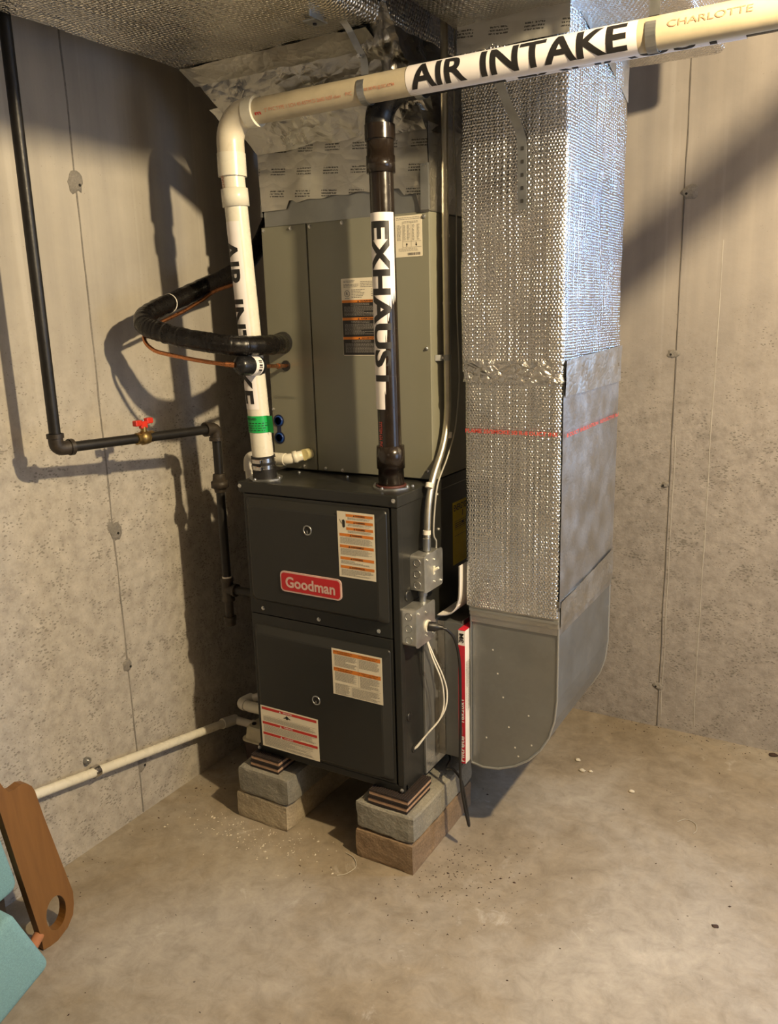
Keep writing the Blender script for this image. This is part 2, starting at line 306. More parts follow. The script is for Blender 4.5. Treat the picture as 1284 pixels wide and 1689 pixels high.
# ------------------------------------------------------------------ mesh helpers
WLOC = {}                        # world position of every object made
class MB:
    def __init__(s): s.v = []; s.f = []; s.sm = []
    def add(s, verts, faces, smooth=False):
        o = len(s.v); s.v += [Vector(v) for v in verts]
        s.f += [tuple(i+o for i in f) for f in faces]; s.sm += [smooth]*len(faces); return s
    def box(s, a, b, bev=0.0):
        x0, y0, z0 = a; x1, y1, z1 = b
        if bev <= 0:
            return s.add([(x0,y0,z0),(x1,y0,z0),(x1,y1,z0),(x0,y1,z0),(x0,y0,z1),(x1,y0,z1),(x1,y1,z1),(x0,y1,z1)],
                         [(0,3,2,1),(4,5,6,7),(0,1,5,4),(1,2,6,5),(2,3,7,6),(3,0,4,7)])
        bm = bmesh.new(); bmesh.ops.create_cube(bm, size=1)
        for v in bm.verts: v.co = Vector(((x0+x1)/2+v.co.x*(x1-x0), (y0+y1)/2+v.co.y*(y1-y0), (z0+z1)/2+v.co.z*(z1-z0)))
        bmesh.ops.bevel(bm, geom=bm.edges[:], offset=bev, segments=2, affect='EDGES', profile=0.5)
        s.bm(bm); return s
    def bm(s, bm, smooth=False):
        bm.verts.index_update()
        s.add([v.co.copy() for v in bm.verts], [tuple(v.index for v in f.verts) for f in bm.faces], smooth); bm.free(); return s
    def tube(s, pts, r, n=14, caps=True, smooth=True):
        pts = [Vector(p) for p in pts]; m = len(pts)
        rr = r if isinstance(r, (list, tuple)) else [r]*m
        tan = []
        for i in range(m):
            d = pts[min(i+1, m-1)]-pts[max(i-1, 0)]
            if d.length < 1e-9: d = tan[-1] if tan else Vector((0, 0, 1))
            tan.append(d.normalized())
        up = Vector((0, 0, 1)) if abs(tan[0].z) < 0.9 else Vector((0, 1, 0))
        nx = tan[0].cross(up).normalized()
        vs = []; fs = []
        for i in range(m):
            nx = nx - tan[i]*nx.dot(tan[i]); nx.normalize(); ny = tan[i].cross(nx)
            for k in range(n):
                a = 2*PI*k/n; vs.append(pts[i]+(nx*math.cos(a)+ny*math.sin(a))*rr[i])
        for i in range(m-1):
            for k in range(n):
                k2 = (k+1) % n; fs.append((i*n+k, i*n+k2, (i+1)*n+k2, (i+1)*n+k))
        s.add(vs, fs, smooth)
        if caps:
            s.add(vs[:n], [tuple(range(n-1, -1, -1))]); s.add(vs[-n:], [tuple(range(n))])
        return s
    def cyl(s, a, b, r, n=20, r2=None): return s.tube([a, b], [r, r if r2 is None else r2], n)
    def prism(s, poly, axis, c0, c1, smooth=False):
        """poly: list of 2D points, extruded along axis 'x','y','z' from c0 to c1"""
        def P(u, v, c): return {'x': (c, u, v), 'y': (u, c, v), 'z': (u, v, c)}[axis]
        n = len(poly); vs = [P(*p, c0) for p in poly]+[P(*p, c1) for p in poly]
        s.add(vs, [tuple(range(n-1, -1, -1)), tuple(range(n, 2*n))])
        s.add(vs, [(i, (i+1) % n, n+(i+1) % n, n+i) for i in range(n)], smooth); return s
    def loft(s, rings, smooth=False, cap=True):
        n = len(rings[0]); vs = [v for r in rings for v in r]; fs = []
        for i in range(len(rings)-1):
            for k in range(n):
                k2 = (k+1) % n; fs.append((i*n+k, i*n+k2, (i+1)*n+k2, (i+1)*n+k))
        s.add(vs, fs, smooth)
        if cap: s.add(rings[0], [tuple(range(n-1, -1, -1))]); s.add(rings[-1], [tuple(range(n))])
        return s
    def patch(s, p00, p10, p11, p01, nu, nv, amp=0.0, sc=10, seed=0, smooth=True):
        p00, p10, p11, p01 = map(Vector, (p00, p10, p11, p01))
        nrm = (p10-p00).cross(p01-p00).normalized(); vs = []; fs = []
        for j in range(nv+1):
            for i in range(nu+1):
                u, v = i/nu, j/nv
                p = p00*(1-u)*(1-v)+p10*u*(1-v)+p11*u*v+p01*(1-u)*v
                if amp: p = p+nrm*amp*noise.fractal(p*sc+Vector((seed, seed*1.7, 0)), 1.0, 2.0, 4)
                vs.append(p)
        for j in range(nv):
            for i in range(nu):
                a = j*(nu+1)+i; fs.append((a, a+1, a+nu+2, a+nu+1))
        return s.add(vs, fs, smooth)
    def build(s, name, mat, parent=None, label=None, cat=None, group=None, kind=None):
        vs = [v+Vector((0, 0, FZ)) for v in s.v]
        mn = Vector([min(v[i] for v in vs) for i in range(3)]); mx = Vector([max(v[i] for v in vs) for i in range(3)])
        o0 = Vector(((mn.x+mx.x)/2, (mn.y+mx.y)/2, mn.z))
        me = bpy.data.meshes.new(name)
        me.from_pydata([v-o0 for v in vs], [], s.f)
        me.polygons.foreach_set('use_smooth', s.sm)
        uvl = me.uv_layers.new(name='uv')
        for p in me.polygons:
            nn = p.normal; ax = max(range(3), key=lambda i: abs(nn[i]))
            for li in p.loop_indices:
                c = vs[me.loops[li].vertex_index]
                uvl.data[li].uv = (c.y, c.z) if ax == 0 else ((c.x, c.z) if ax == 1 else (c.x, c.y))
        me.materials.append(M[mat] if isinstance(mat, str) else mat)
        me.update()
        o = bpy.data.objects.new(name, me); COL.objects.link(o)
        place(o, o0, parent); tag(o, label, cat, group, kind)
        return o
def place(o, w0, parent):
    WLOC[o.name] = Vector(w0)
    if parent is not None:
        o.parent = parent; o.location = Vector(w0)-WLOC[parent.name]
    else: o.location = w0
def tag(o, label=None, cat=None, group=None, kind=None):
    if label: o['label'] = label
    if cat: o['category'] = cat
    if group: o['group'] = group
    if kind: o['kind'] = kind
def thing(name, loc, label, cat, group=None):
    o = bpy.data.objects.new(name, None); COL.objects.link(o); o.empty_display_size = 0.05
    place(o, Vector((loc[0], loc[1], loc[2]+FZ)), None); tag(o, label, cat, group); return o
def copy_shift(o, d, parent=None):
    c = o.copy(); COL.objects.link(c)
    w0 = WLOC[o.name]+Vector(d); place(c, w0, parent); return c

def fillet(pts, r, seg=7):
    """polyline with rounded corners"""
    pts = [Vector(p) for p in pts]; out = [pts[0]]
    for i in range(1, len(pts)-1):
        a, b, c = pts[i-1], pts[i], pts[i+1]
        d1 = (a-b); d2 = (c-b); rr = min(r, d1.length*0.49, d2.length*0.49)
        p1 = b+d1.normalized()*rr; p2 = b+d2.normalized()*rr
        for k in range(seg+1):
            u = k/seg; out.append(p1*(1-u)**2+b*2*u*(1-u)+p2*u*u)
    out.append(pts[-1]); return out
def spline(pts, n=10):
    pts = [Vector((*p, 0)) if len(p) == 2 else Vector(p) for p in pts]; P = [pts[0]*2-pts[1]]+pts+[pts[-1]*2-pts[-2]]; out = []
    for i in range(1, len(P)-2):
        for k in range(n):
            u = k/n; a, b, c, d = P[i-1:i+3]
            out.append(0.5*((2*b)+(c-a)*u+(2*a-5*b+4*c-d)*u*u+(3*b-a-3*c+d)*u**3))
    out.append(pts[-1]); return out
def rrect(x0, x1, z0, z1, r, seg=4):
    if not isinstance(r, (list, tuple)): r = [r]*4
    out = []
    for (cx, cz, a0), rr in zip(((x1, z0, -PI/2), (x1, z1, 0), (x0, z1, PI/2), (x0, z0, PI)), r):
        sx = -1 if cx == x1 else 1; sz = -1 if cz == z1 else 1
        ox, oz = cx+sx*rr, cz+sz*rr
        for k in range(seg+1):
            a = a0+PI/2*k/seg; out.append((ox+rr*math.cos(a), oz+rr*math.sin(a)))
    return out
def dense(ring, step):
    out = []
    for i, p in enumerate(ring):
        q = ring[(i+1) % len(ring)]; d = math.hypot(q[0]-p[0], q[1]-p[1]); n = max(1, int(d/step))
        for k in range(n): out.append((p[0]+(q[0]-p[0])*k/n, p[1]+(q[1]-p[1])*k/n))
    return out

def text_geo(s, bold=0.0):
    """flat letter geometry, cap height scaled to 1, left/baseline at the origin"""
    cu = bpy.data.curves.new('letters', 'FONT'); cu.body = s; cu.size = 1; cu.offset = bold; cu.resolution_u = 4
    ob = bpy.data.objects.new('letters', cu); COL.objects.link(ob)
    dg = bpy.context.evaluated_depsgraph_get(); me = bpy.data.meshes.new_from_object(ob.evaluated_get(dg))
    vs = [v.co.copy() for v in me.vertices]; fs = [tuple(p.vertices) for p in me.polygons]
    bpy.data.objects.remove(ob); bpy.data.curves.remove(cu); bpy.data.meshes.remove(me)
    x0 = min(v.x for v in vs); x1 = max(v.x for v in vs); y0 = min(v.y for v in vs); y1 = max(v.y for v in vs)
    return [((v.x-x0)/(x1-x0), (v.y-y0)/(y1-y0)) for v in vs], fs
def text_flat(mb, s, o, u, v, w, h, bold=0.0):
    """lettering in the rectangle from o along u (width w) and v (height h)"""
    vs, fs = text_geo(s, bold); o = Vector(o); u = Vector(u); v = Vector(v)
    mb.add([o+u*(a*w)+v*(b*h) for a, b in vs], fs); return mb
def text_wrapped(mb, s, fn, w, h, cuts, bold=0.0):
    """lettering bent over a surface: fn(a, b) with a in 0..w and b in 0..h gives the 3D point"""
    vs, fs = text_geo(s, bold)
    bm = bmesh.new(); bv = [bm.verts.new((a*w, b*h, 0)) for a, b in vs]
    for f in fs:
        try: bm.faces.new([bv[i] for i in f])
        except ValueError: pass
    for k in range(1, cuts):
        bmesh.ops.bisect_plane(bm, geom=bm.verts[:]+bm.edges[:]+bm.faces[:], plane_co=(0, h*k/cuts, 0), plane_no=(0, 1, 0))
    for v in bm.verts: v.co = Vector(fn(v.co.x, v.co.y))
    return mb.bm(bm)

class Face:
    """a flat sheet with its own axes, for stickers: o = top left, u = right, d = down, n = outward"""
    def __init__(s, o, u, d, n): s.o, s.u, s.d, s.n = Vector(o), Vector(u).normalized(), Vector(d).normalized(), Vector(n)
    def p(s, a, b, off=0.0): return s.o+s.u*a+s.d*b+s.n*off
    def rect(s, mb, a0, b0, a1, b1, off):
        return mb.add([s.p(a0, b0, off), s.p(a1, b0, off), s.p(a1, b1, off), s.p(a0, b1, off)], [(0, 1, 2, 3)])
    def sheet(s, mb, w, h, t=0.0006, r=0.0):
        if not r:
            vs = [s.p(a, b, c) for c in (0, t) for a, b in ((0, 0), (w, 0), (w, h), (0, h))]
            return mb.add(vs, [(4, 5, 6, 7), (0, 1, 5, 4), (1, 2, 6, 5), (2, 3, 7, 6), (3, 0, 4, 7), (3, 2, 1, 0)])
        ring = rrect(0, w, 0, h, r, 3)
        return mb.loft([[s.p(a, b, 0) for a, b in ring], [s.p(a, b, t) for a, b in ring]])
    def lines(s, mb, a0, b0, a1, b1, pitch, off, rnd, hh=0.45, ragged=0.15, word=(0.002, 0.008)):
        b = b0
        while b+pitch*hh <= b1:
            a = a0; end = a1-(a1-a0)*ragged*rnd.random()
            if rnd.random() < 0.12: end = a0+(a1-a0)*(0.4+0.4*rnd.random())
            while a < end:
                wl = word[0]+(word[1]-word[0])*rnd.random(); s.rect(mb, a, b, min(a+wl, end), b+pitch*hh, off); a += wl+0.0012
            b += pitch
        return mb
    def text(s, mb, txt, a, b, w, h, off, bold=0.0): return text_flat(mb, txt, s.p(a, b+h, off), s.u, -s.d, w, h, bold)
    def tri(s, mb, a, b, h, off): return mb.add([s.p(a, b+h, off), s.p(a+h*1.1, b+h, off), s.p(a+h*0.55, b, off)], [(0, 1, 2)])

def screws(parent, pts, nrm, r=0.0045, mat='screw', name='screw'):
    nrm = Vector(nrm)
    first = None
    for p in pts:
        p = Vector(p)
        if first is None:
            mb = MB(); mb.tube([p-nrm*0.001, p+nrm*0.0015], r*1.25, 12); mb.tube([p+nrm*0.0015, p+nrm*0.004, p+nrm*0.005], [r, r, r*0.7], 6, smooth=False)
            first = mb.build(name, mat, parent); fp = p
        else: copy_shift(first, p-fp, parent)

# ================================================================== THE SETTING
LW, BW = -0.355, 1.17
CEIL = 2.56
def setting():
    b = MB().box((LW-0.2, -6.4, -FZ-0.1), (3.3, BW+0.2, -FZ)); b.build('floor', 'floor', kind='structure', label='bare dusty concrete basement floor')
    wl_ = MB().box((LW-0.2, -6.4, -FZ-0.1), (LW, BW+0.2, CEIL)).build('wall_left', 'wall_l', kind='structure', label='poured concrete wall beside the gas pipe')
    q = MB(); q.box((LW, BW, -FZ-0.1), (2.0, BW+0.2, CEIL)); q.box((2.8, BW, -FZ-0.1), (3.3, BW+0.2, CEIL)); q.box((2.0, BW, -FZ-0.1), (2.8, BW+0.2, 1.3)); q.box((2.0, BW, 1.9), (2.8, BW+0.2, CEIL))
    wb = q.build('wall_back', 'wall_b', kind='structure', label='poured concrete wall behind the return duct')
    MB().box((LW-0.2, -6.4, CEIL), (3.3, BW+0.2, CEIL+0.1)).build('ceiling', 'ceil', kind='structure')
    # far walls and windows; the unseen back window is added for blue duct glints
    r = MB(); X = 3.1
    r.box((X, -6.4, -FZ-0.1), (X+0.2, -0.75, CEIL)); r.box((X, 0.15, -FZ-0.1), (X+0.2, BW+0.2, CEIL))
    r.box((X, -0.75, -FZ-0.1), (X+0.2, 0.15, 0.4)); r.box((X, -0.75, 1.5), (X+0.2, 0.15, CEIL)); r.build('wall_right', 'wall_far', kind='structure')
    Y = -6.2
    MB().box((LW-0.2, Y-0.2, -FZ-0.1), (X+0.2, Y, CEIL)).build('wall_front', 'wall_far', kind='structure')
    for nm, a, b_ in (('added_window', (2.0, BW+0.1, 1.3), (2.8, BW+0.14, 1.9)), ('window_2', (X+0.1, -0.75, 0.4), (X+0.14, 0.15, 1.5))):
        fr = MB(); t_ = 0.035
        ax = 0 if nm == 'added_window' else 1
        def bx(u0, u1, z0, z1):
            lo, hi = list(a), list(b_); lo[ax] = u0; hi[ax] = u1; lo[2] = z0; hi[2] = z1; fr.box(lo, hi)
        u0, u1 = a[ax], b_[ax]
        bx(u0, u1, a[2], a[2]+t_); bx(u0, u1, b_[2]-t_, b_[2]); bx(u0, u0+t_, a[2]+t_, b_[2]-t_); bx(u1-t_, u1, a[2]+t_, b_[2]-t_); bx((u0+u1)/2-0.015, (u0+u1)/2+0.015, a[2]+t_, b_[2]-t_)
        wf = fr.build(nm, 'frame', kind='structure')
        for g0, g1 in ((u0+t_, (u0+u1)/2-0.015), ((u0+u1)/2+0.015, u1-t_)):
            lo, hi = list(a), list(b_); oa = 1-ax; m_ = (a[oa]+b_[oa])/2
            lo[ax], hi[ax] = g0, g1; lo[oa], hi[oa] = m_-0.002, m_+0.002; lo[2], hi[2] = a[2]+t_, b_[2]-t_; MB().box(lo, hi).build('pane', 'glass', wf)
    # formwork seams and tie marks of the poured walls
    def ragged_strip(axis, c, a, z0, z1, wd, dep, sgn, seed, wob=0.0):
        mb = MB(); n = 60; L = []; 
        for i in range(n+1):
            z = z0+(z1-z0)*i/n; j = noise.noise((seed, z*6, 0))*0.003+noise.noise((seed, z*1.7, 5))*wob; k = wd*(0.7+0.6*noise.noise((z*11, seed, 2)))
            L.append((z, j, max(k, wd*0.3)))
        vs = []; fs = []
        for z, j, k in L:
            for da, dd in ((-k, -0.001), (-k*0.3, dep), (k*0.3, dep*0.7), (k, -0.001)):
                vs.append((c+sgn*dd, a+j+da, z) if axis == 'x' else (a+j+da, c-dd, z))
        for i in range(n):
            for k in range(3): q_ = i*4+k; fs.append((q_, q_+1, q_+5, q_+4))
        return mb.add(vs, fs, True)
    ragged_strip('x', LW, -0.183, -0.225, 2.1, 0.0045, 0.004, 1, 3).build('form_seam', 'patch', wl_)
    ragged_strip('y', BW, 0.987, -0.225, 2.2, 0.0038, 0.003, 1, 5).build('form_seam', 'seamdark', wb)
    ragged_strip('y', BW, 0.999, -0.2, 0.9, 0.003, 0.002, 1, 6, 0.003).build('lime_drip', 'seam', wb)
    ragged_strip('y', BW, 1.118, -0.2, 1.55, 0.0035, 0.0015, 1, 8, 0.008).build('lime_drip', 'seam', wb)
    def blob(cx, axis, a, z, ra, rz, seed):
        mb = MB(); n = 18; rings = []
        for q_, hgt in ((1.0, 0.0005), (0.85, 0.004), (0.5, 0.006), (0.2, 0.005)):
            ring = []
            for k in range(n):
                an = 2*PI*k/n; rr = q_*(1+0.5*noise.noise((math.cos(an)*1.6+seed, math.sin(an)*1.6, q_*0.5)))
                ring.append((cx+hgt, a+ra*rr*math.cos(an), z+rz*rr*math.sin(an)) if axis == 'x' else (a+ra*rr*math.cos(an), cx-hgt, z+rz*rr*math.sin(an)))
            rings.append(ring)
        mb.loft(rings, True); return mb
    for i, (a, z, s_) in enumerate(((-0.180, 1.716, 0.028), (-0.176, 0.724, 0.030), (-0.183, 0.292, 0.022), (-0.168, -0.06, 0.024))):
        tm = blob(LW, 'x', a, z, s_*0.9, s_, i*3.1).build('tie_mark', 'patch', wl_)
        MB().tube([(LW+0.002, a+0.006, z-0.006), (LW+0.0068, a+0.006, z-0.006)], 0.004, 8).build('tie_hole', 'hole', tm)
    for i, (a, z, s_) in enumerate(((1.002, 1.706, 0.032), (0.978, 1.183, 0.022), (0.974, 0.72, 0.015), (0.984, -0.06, 0.020))):
        tm = blob(BW, 'y', a, z, s_, s_*0.7, i*2.3+40).build('tie_mark', 'patch', wb)
        MB().tube([(a-0.008, BW-0.002, z-0.003), (a-0.008, BW-0.0068, z-0.003)], 0.004, 8).build('tie_hole', 'hole', tm)
setting()

def lamp(loc, label):
    x, y, z = loc
    t = thing('lamp_holder', (x, y, z+0.10), label, 'lamp')
    mb = MB(); mb.tube([(x, y, CEIL), (x, y, z+0.16)], 0.018, 12); mb.tube([(x, y, z+0.16), (x, y, z+0.12), (x, y, z+0.10)], [0.035, 0.03, 0.022], 16); mb.build('socket', 'frame', t)
lamp(BULB, 'bare bulb holder hanging from the ceiling right of the camera')
lamp(FILL_POINT, 'added holder for the unseen fill light behind the camera')

# ================================================================== DUCTS
def puffy(x0, x1, y0, y1, z0, z1, r=0.014, step=0.02, zstep=0.02, amp=0.0035, seed=0, taper=None):
    base = dense(rrect(x0, x1, y0, y1, r, 4), step); nz = max(2, int((z1-z0)/zstep)); rings = []
    cx, cy = (x0+x1)/2, (y0+y1)/2
    for j in range(nz+1):
        z = z0+(z1-z0)*j/nz; ring = []
        for (x, y) in base:
            e = min(1.0, min(j, nz-j)/2.0)
            d = amp*noise.fractal(Vector((x*9+seed, y*9, z*9)), 1.0, 2.0, 3)*e
            dx, dy = x-cx, y-cy; l = math.hypot(dx, dy); ring.append((x+dx/l*d, y+dy/l*d, z))
        rings.append(ring)
    return MB().loft(rings, True)

def supply_duct():
    t = thing('supply_duct', (0.2, 0.4, 1.60), 'foil wrapped supply duct rising from the coil cabinet and running overhead', 'duct')
    X0, X1, ZB, YS = -0.165, 0.485, 2.018, 0.085
    base = dense(rrect(X0, X1, ZB, ZB+0.42, [0.05, 0.04, 0.04, 0.012], 6), 0.022); rings = []
    ny = 120
    for j in range(ny+1):
        y = -2.9+(0.55+2.9)*j/ny
        ring = []
        for x, z in base:
            d = 0.006*noise.fractal(Vector((x*7, y*7, z*7)), 1.0, 2.0, 3)
            ring.append((x+d*(1 if x > 0.2 else -1)*0.8, y, z+(d if z < ZB+0.1 else 0)))
        rings.append(ring)
    MB().loft(rings[::-1], True).build('trunk', 'bubble_trunk', t)
    # rounded tape seam across the underside and corner of the trunk
    mb = MB(); mb.patch((X0+0.008, YS-0.040, ZB-0.002), (X1-0.03, YS-0.040, ZB-0.002), (X1-0.03, YS+0.020, ZB-0.034), (X0+0.008, YS+0.020, ZB-0.034), 70, 12, 0.004, 14, 3); mb.build('seam_tape', 'tape', t)
    # sloped throat from the trunk down to the plenum
    PX0, PX1, PZ = -0.012, 0.540, 1.800
    mb = MB()
    mb.patch((X0, YS, ZB+0.01), (PX0, 0.190, PZ), (PX1, 0.190, PZ), (PX1-0.045, YS, ZB+0.01), 50, 60, 0.007, 12, 1)
    mb.patch((X0, YS, ZB+0.01), (X0, 0.55, ZB+0.01), (PX0, 0.70, PZ), (PX0, 0.190, PZ), 30, 30, 0.008, 9, 5)
    mb.patch((PX1-0.045, YS, ZB+0.01), (PX1, 0.190, PZ), (PX1, 0.70, PZ), (PX1-0.045, 0.55, ZB+0.01), 30, 30, 0.012, 9, 9)
    mb.build('throat', 'foil', t)
    mb = MB(); mb.patch((-0.13, 0.128, 1.925), (PX1-0.03, 0.128, 1.925), (PX1-0.03, 0.148, 1.89), (-0.11, 0.148, 1.89), 60, 6, 0.010, 12, 13); mb.build('crease_tape', 'tape', t)
    # bunched foil at the right corner of the trunk
    mb = MB(); mb.patch((0.40, 0.07, ZB-0.01), (0.50, 0.05, ZB+0.05), (0.545, 0.185, 1.84), (0.43, 0.16, 1.87), 24, 24, 0.03, 16, 21); mb.build('corner_tape', 'foil', t)
    # plenum above the coil: bare steel collar with torn printed tape over it
    MB().box((PX0, 0.203, 1.602), (PX1-0.004, 0.715, 1.82)).build('plenum_collar', 'galv', t)
    n = 44; vs = []; fs = []
    for i in range(n+1):
        u = i/n; x = PX0-0.004+(PX1-PX0+0.004)*u
        bot = 1.665+0.012*noise.noise((x*14, 3, 0))
        if u < 0.16: bot = 1.645
        elif u < 0.22: bot = 1.668
        elif u > 0.94: bot = 1.60
        elif u > 0.85: bot = 1.648
        for k in range(9):
            v = k/8; z = bot+(1.815-bot)*v
            y = 0.199-0.007*v-0.006*abs(noise.fractal(Vector((x*16, z*22, 7)), 1.0, 2.0, 4))
            vs.append((x, y, z))
    for i in range(n):
        for k in range(8): a = i*9+k; fs.append((a, a+9, a+10, a+1))
    MB().add(vs, fs, True).build('printed_tape', 'tape_print', t)
    mb = MB(); mb.patch((PX0-0.006, 0.66, 1.63), (PX0-0.006, 0.195, 1.63), (PX0-0.006, 0.195, 1.81), (PX0-0.006, 0.66, 1.81), 20, 12, 0.006, 14, 31); mb.build('side_tape', 'tape', t)
    mb = MB(); mb.patch((PX1, 0.196, 1.603), (PX1, 0.70, 1.603), (PX1, 0.70, 1.82), (PX1, 0.196, 1.82), 20, 12, 0.004, 14, 37); mb.build('side_tape', 'tape', t)
    MB().box((PX1-0.022, 0.191, 1.605), (PX1+0.001, 0.2, 1.72)).build('corner_cleat', 'galv_light', t)
    return t
supply_duct()

def return_duct():
    t = thing('return_duct', (0.78, 0.45, -0.0), 'foil bubble wrapped return duct dropping to a steel boot beside the furnace', 'duct')
    # steel boot curving into the side of the furnace
    prof = [(0.652, 0.56), (0.652, 0.028), (0.69, 0.022), (0.74, 0.030), (0.791, 0.052), (0.832, 0.082), (0.866, 0.122), (0.892, 0.168), (0.907, 0.222), (0.913, 0.285), (0.913, 0.56)]
    MB().prism(prof[::-1], 'y', 0.203, 0.697).build('boot', 'galv', t)
    edge = [(x, 0.202, z) for x, z in prof[1:]]
    for y in (0.201, 0.699):
        MB().tube([(x, y, z) for x, z in prof[1:]], 0.0035, 8).build('boot_seam', 'galv_light', t)
    MB().tube([(0.6525, 0.2, 0.56), (0.6525, 0.2, 0.028)], 0.003, 6).build('boot_edge', 'galv', t)
    sp = [(0.735, 0.33), (0.752, 0.26), (0.70, 0.12), (0.80, 0.085), (0.77, 0.17), (0.83, 0.22), (0.84, 0.13), (0.72, 0.40), (0.79, 0.11)]
    mb = MB()
    for x, z in sp: mb.box((x-0.002, 0.2022, z-0.002), (x+0.002, 0.2032, z+0.002))
    mb.build('paint_specks', 'pvc_dull', t, kind='stuff')
    # jacket in two lengths of bubble foil
    puffy(0.640, 0.914, 0.190, 0.706, 0.528, 1.185, 0.013, amp=0.0022, seed=4).build('lower_jacket', 'bubble_dense', t)
    puffy(0.632, 0.916, 0.186, 0.706, 1.185, 2.035, 0.016, amp=0.006, seed=9).build('upper_jacket', 'bubble', t)
    # taped joints
    puffy(0.634, 0.918, 0.184, 0.709, 1.160, 1.215, 0.013, 0.01, 0.006, 0.008, 14).build('joint_tape', 'joint_foil', t)
    puffy(0.648, 0.917, 0.196, 0.703, 0.498, 0.552, 0.006, 0.02, 0.012, 0.004, 17).build('boot_tape', 'tape', t)
    puffy(0.645, 0.919, 0.193, 0.705, 0.560, 0.578, 0.006, 0.02, 0.006, 0.004, 27).build('boot_tape', 'foil', t)
    puffy(0.649, 0.9165, 0.1985, 0.7015, 0.478, 0.505, 0.006, 0.02, 0.006, 0.003, 31).build('boot_tape', 'facing', t)
    MB().box((0.650, 0.1945, 0.512), (0.914, 0.1985, 0.520)).build('drive_cleat', 'galv_light', t)
    # smooth foil facing on the right side below the joint
    mb = MB(); mb.patch((0.9165, 0.193, 0.548), (0.9172, 0.704, 0.548), (0.9172, 0.704, 1.16), (0.9165, 0.193, 1.16), 24, 30, 0.0015, 8, 3); mb.build('side_facing', 'facing', t)
    mb = MB(); mb.patch((0.9235, 0.192, 1.125), (0.9235, 0.706, 1.125), (0.9235, 0.706, 1.232), (0.9235, 0.192, 1.215), 24, 8, 0.003, 10, 3); mb.build('facing_tape', 'tape', t)
    mb = MB(); mb.patch((0.9215, 0.198, 0.50), (0.9215, 0.702, 0.50), (0.9215, 0.702, 0.60), (0.9215, 0.198, 0.575), 24, 8, 0.003, 10, 8); mb.build('facing_tape', 'tape', t)
    # red rating print round the jacket
    mb = MB(); rnd = random.Random(3)
    words = 'FLAME 25/SMOKE 50 R-8 DUCT INSULATION  REFLECTIVE BUBBLE'
    text_flat(mb, words[:30], (0.647, 0.1835, 1.024), (1, 0, 0), (0, 0, 1), 0.258, 0.0105, 0.02); mb.build('red_print', 'ink_red', t); mb = MB()
    text_flat(mb, words[20:52], (0.9232, 0.205, 1.020), (0, 1, 0), (0, 0, 1), 0.485, 0.0105, 0.02)
    mb.build('red_print', 'ink_red', t)
    # overhead trunk
    base = dense(rrect(0.615, 1.150, 2.017, 2.50, [0.02, 0.02, 0.02, 0.012], 4), 0.03); rings = []
    for j in range(101):
        y = -2.9+(0.80+2.9)*j/100
        rings.append([(x, y, z+(0.004*noise.fractal(Vector((x*8, y*8, z)), 1, 2, 3) if z < 2.1 else 0)) for x, z in base])
    MB().loft(rings[::-1], True).build('trunk', 'bubble_trunk', t)
    mb = MB(); mb.patch((0.632, 0.181, 1.955), (0.917, 0.181, 1.955), (0.917, 0.181, 2.03), (0.632, 0.181, 2.03), 30, 8, 0.005, 14, 5); mb.build('printed_tape', 'tape_print', t)
    mb = MB(); mb.patch((0.9182, 0.45, 1.97), (0.9182, 0.692, 1.90), (0.9182, 0.692, 2.03), (0.9182, 0.19, 2.03), 24, 10, 0.001, 12, 6); mb.build('corner_tape', 'tape', t)
    # perforated steel strap down the face of the jacket
    pts = spline([(0.775, 0.10, 1.86), (0.785, 0.13, 1.815), (0.800, 0.172, 1.76), (0.806, 0.176, 1.70), (0.807, 0.176, 1.58)], 8)
    mb = MB(); L = []
    for p in pts:
        L += [(p.x-0.0115, p.y-0.001, p.z), (p.x+0.0115, p.y-0.001, p.z)]
    vs = L+[(x, y+0.0012, z) for x, y, z in L]; n = len(pts); fs = []
    for i in range(n-1):
        a = 2*i; fs += [(a, a+1, a+3, a+2), (2*n+a, 2*n+a+2, 2*n+a+3, 2*n+a+1), (a, a+2, 2*n+a+2, 2*n+a), (a+1, 2*n+a+1, 2*n+a+3, a+3)]
    mb.add(vs, fs, False); st = mb.build('strap', 'zinc', t)
    for z in (1.60, 1.63, 1.66, 1.69, 1.72): MB().box((0.8035, 0.1735, z-0.004), (0.8105, 0.1748, z+0.004)).build('strap_hole', 'hole', st)
    return t
return_duct()

# ================================================================== BLOCKS AND PADS
def rough_block(x0, x1, y0, y1, z0, z1, seed, bev=0.0028):
    bm = bmesh.new(); bmesh.ops.create_cube(bm, size=1)
    bmesh.ops.subdivide_edges(bm, edges=bm.edges[:], cuts=9, use_grid_fill=True)
    for v in bm.verts:
        c = v.co.copy(); q = Vector(((x0+x1)/2+c.x*(x1-x0), (y0+y1)/2+c.y*(y1-y0), (z0+z1)/2+c.z*(z1-z0)))
        ed = sum(1 for k in c if abs(k) > 0.499)
        dn = Vector((c.x/abs(c.x) if abs(c.x) > 0.499 else 0, c.y/abs(c.y) if abs(c.y) > 0.499 else 0, c.z/abs(c.z) if abs(c.z) > 0.499 else 0))
        amt = -bev*0.7*(ed-1)*(0.7+0.9*noise.noise(q*22+Vector((seed, 0, 0)))) + 0.0016*noise.fractal(q*30+Vector((0, seed, 0)), 1, 2, 3)
        v.co = q+dn*amt
    return MB().bm(bm, False)
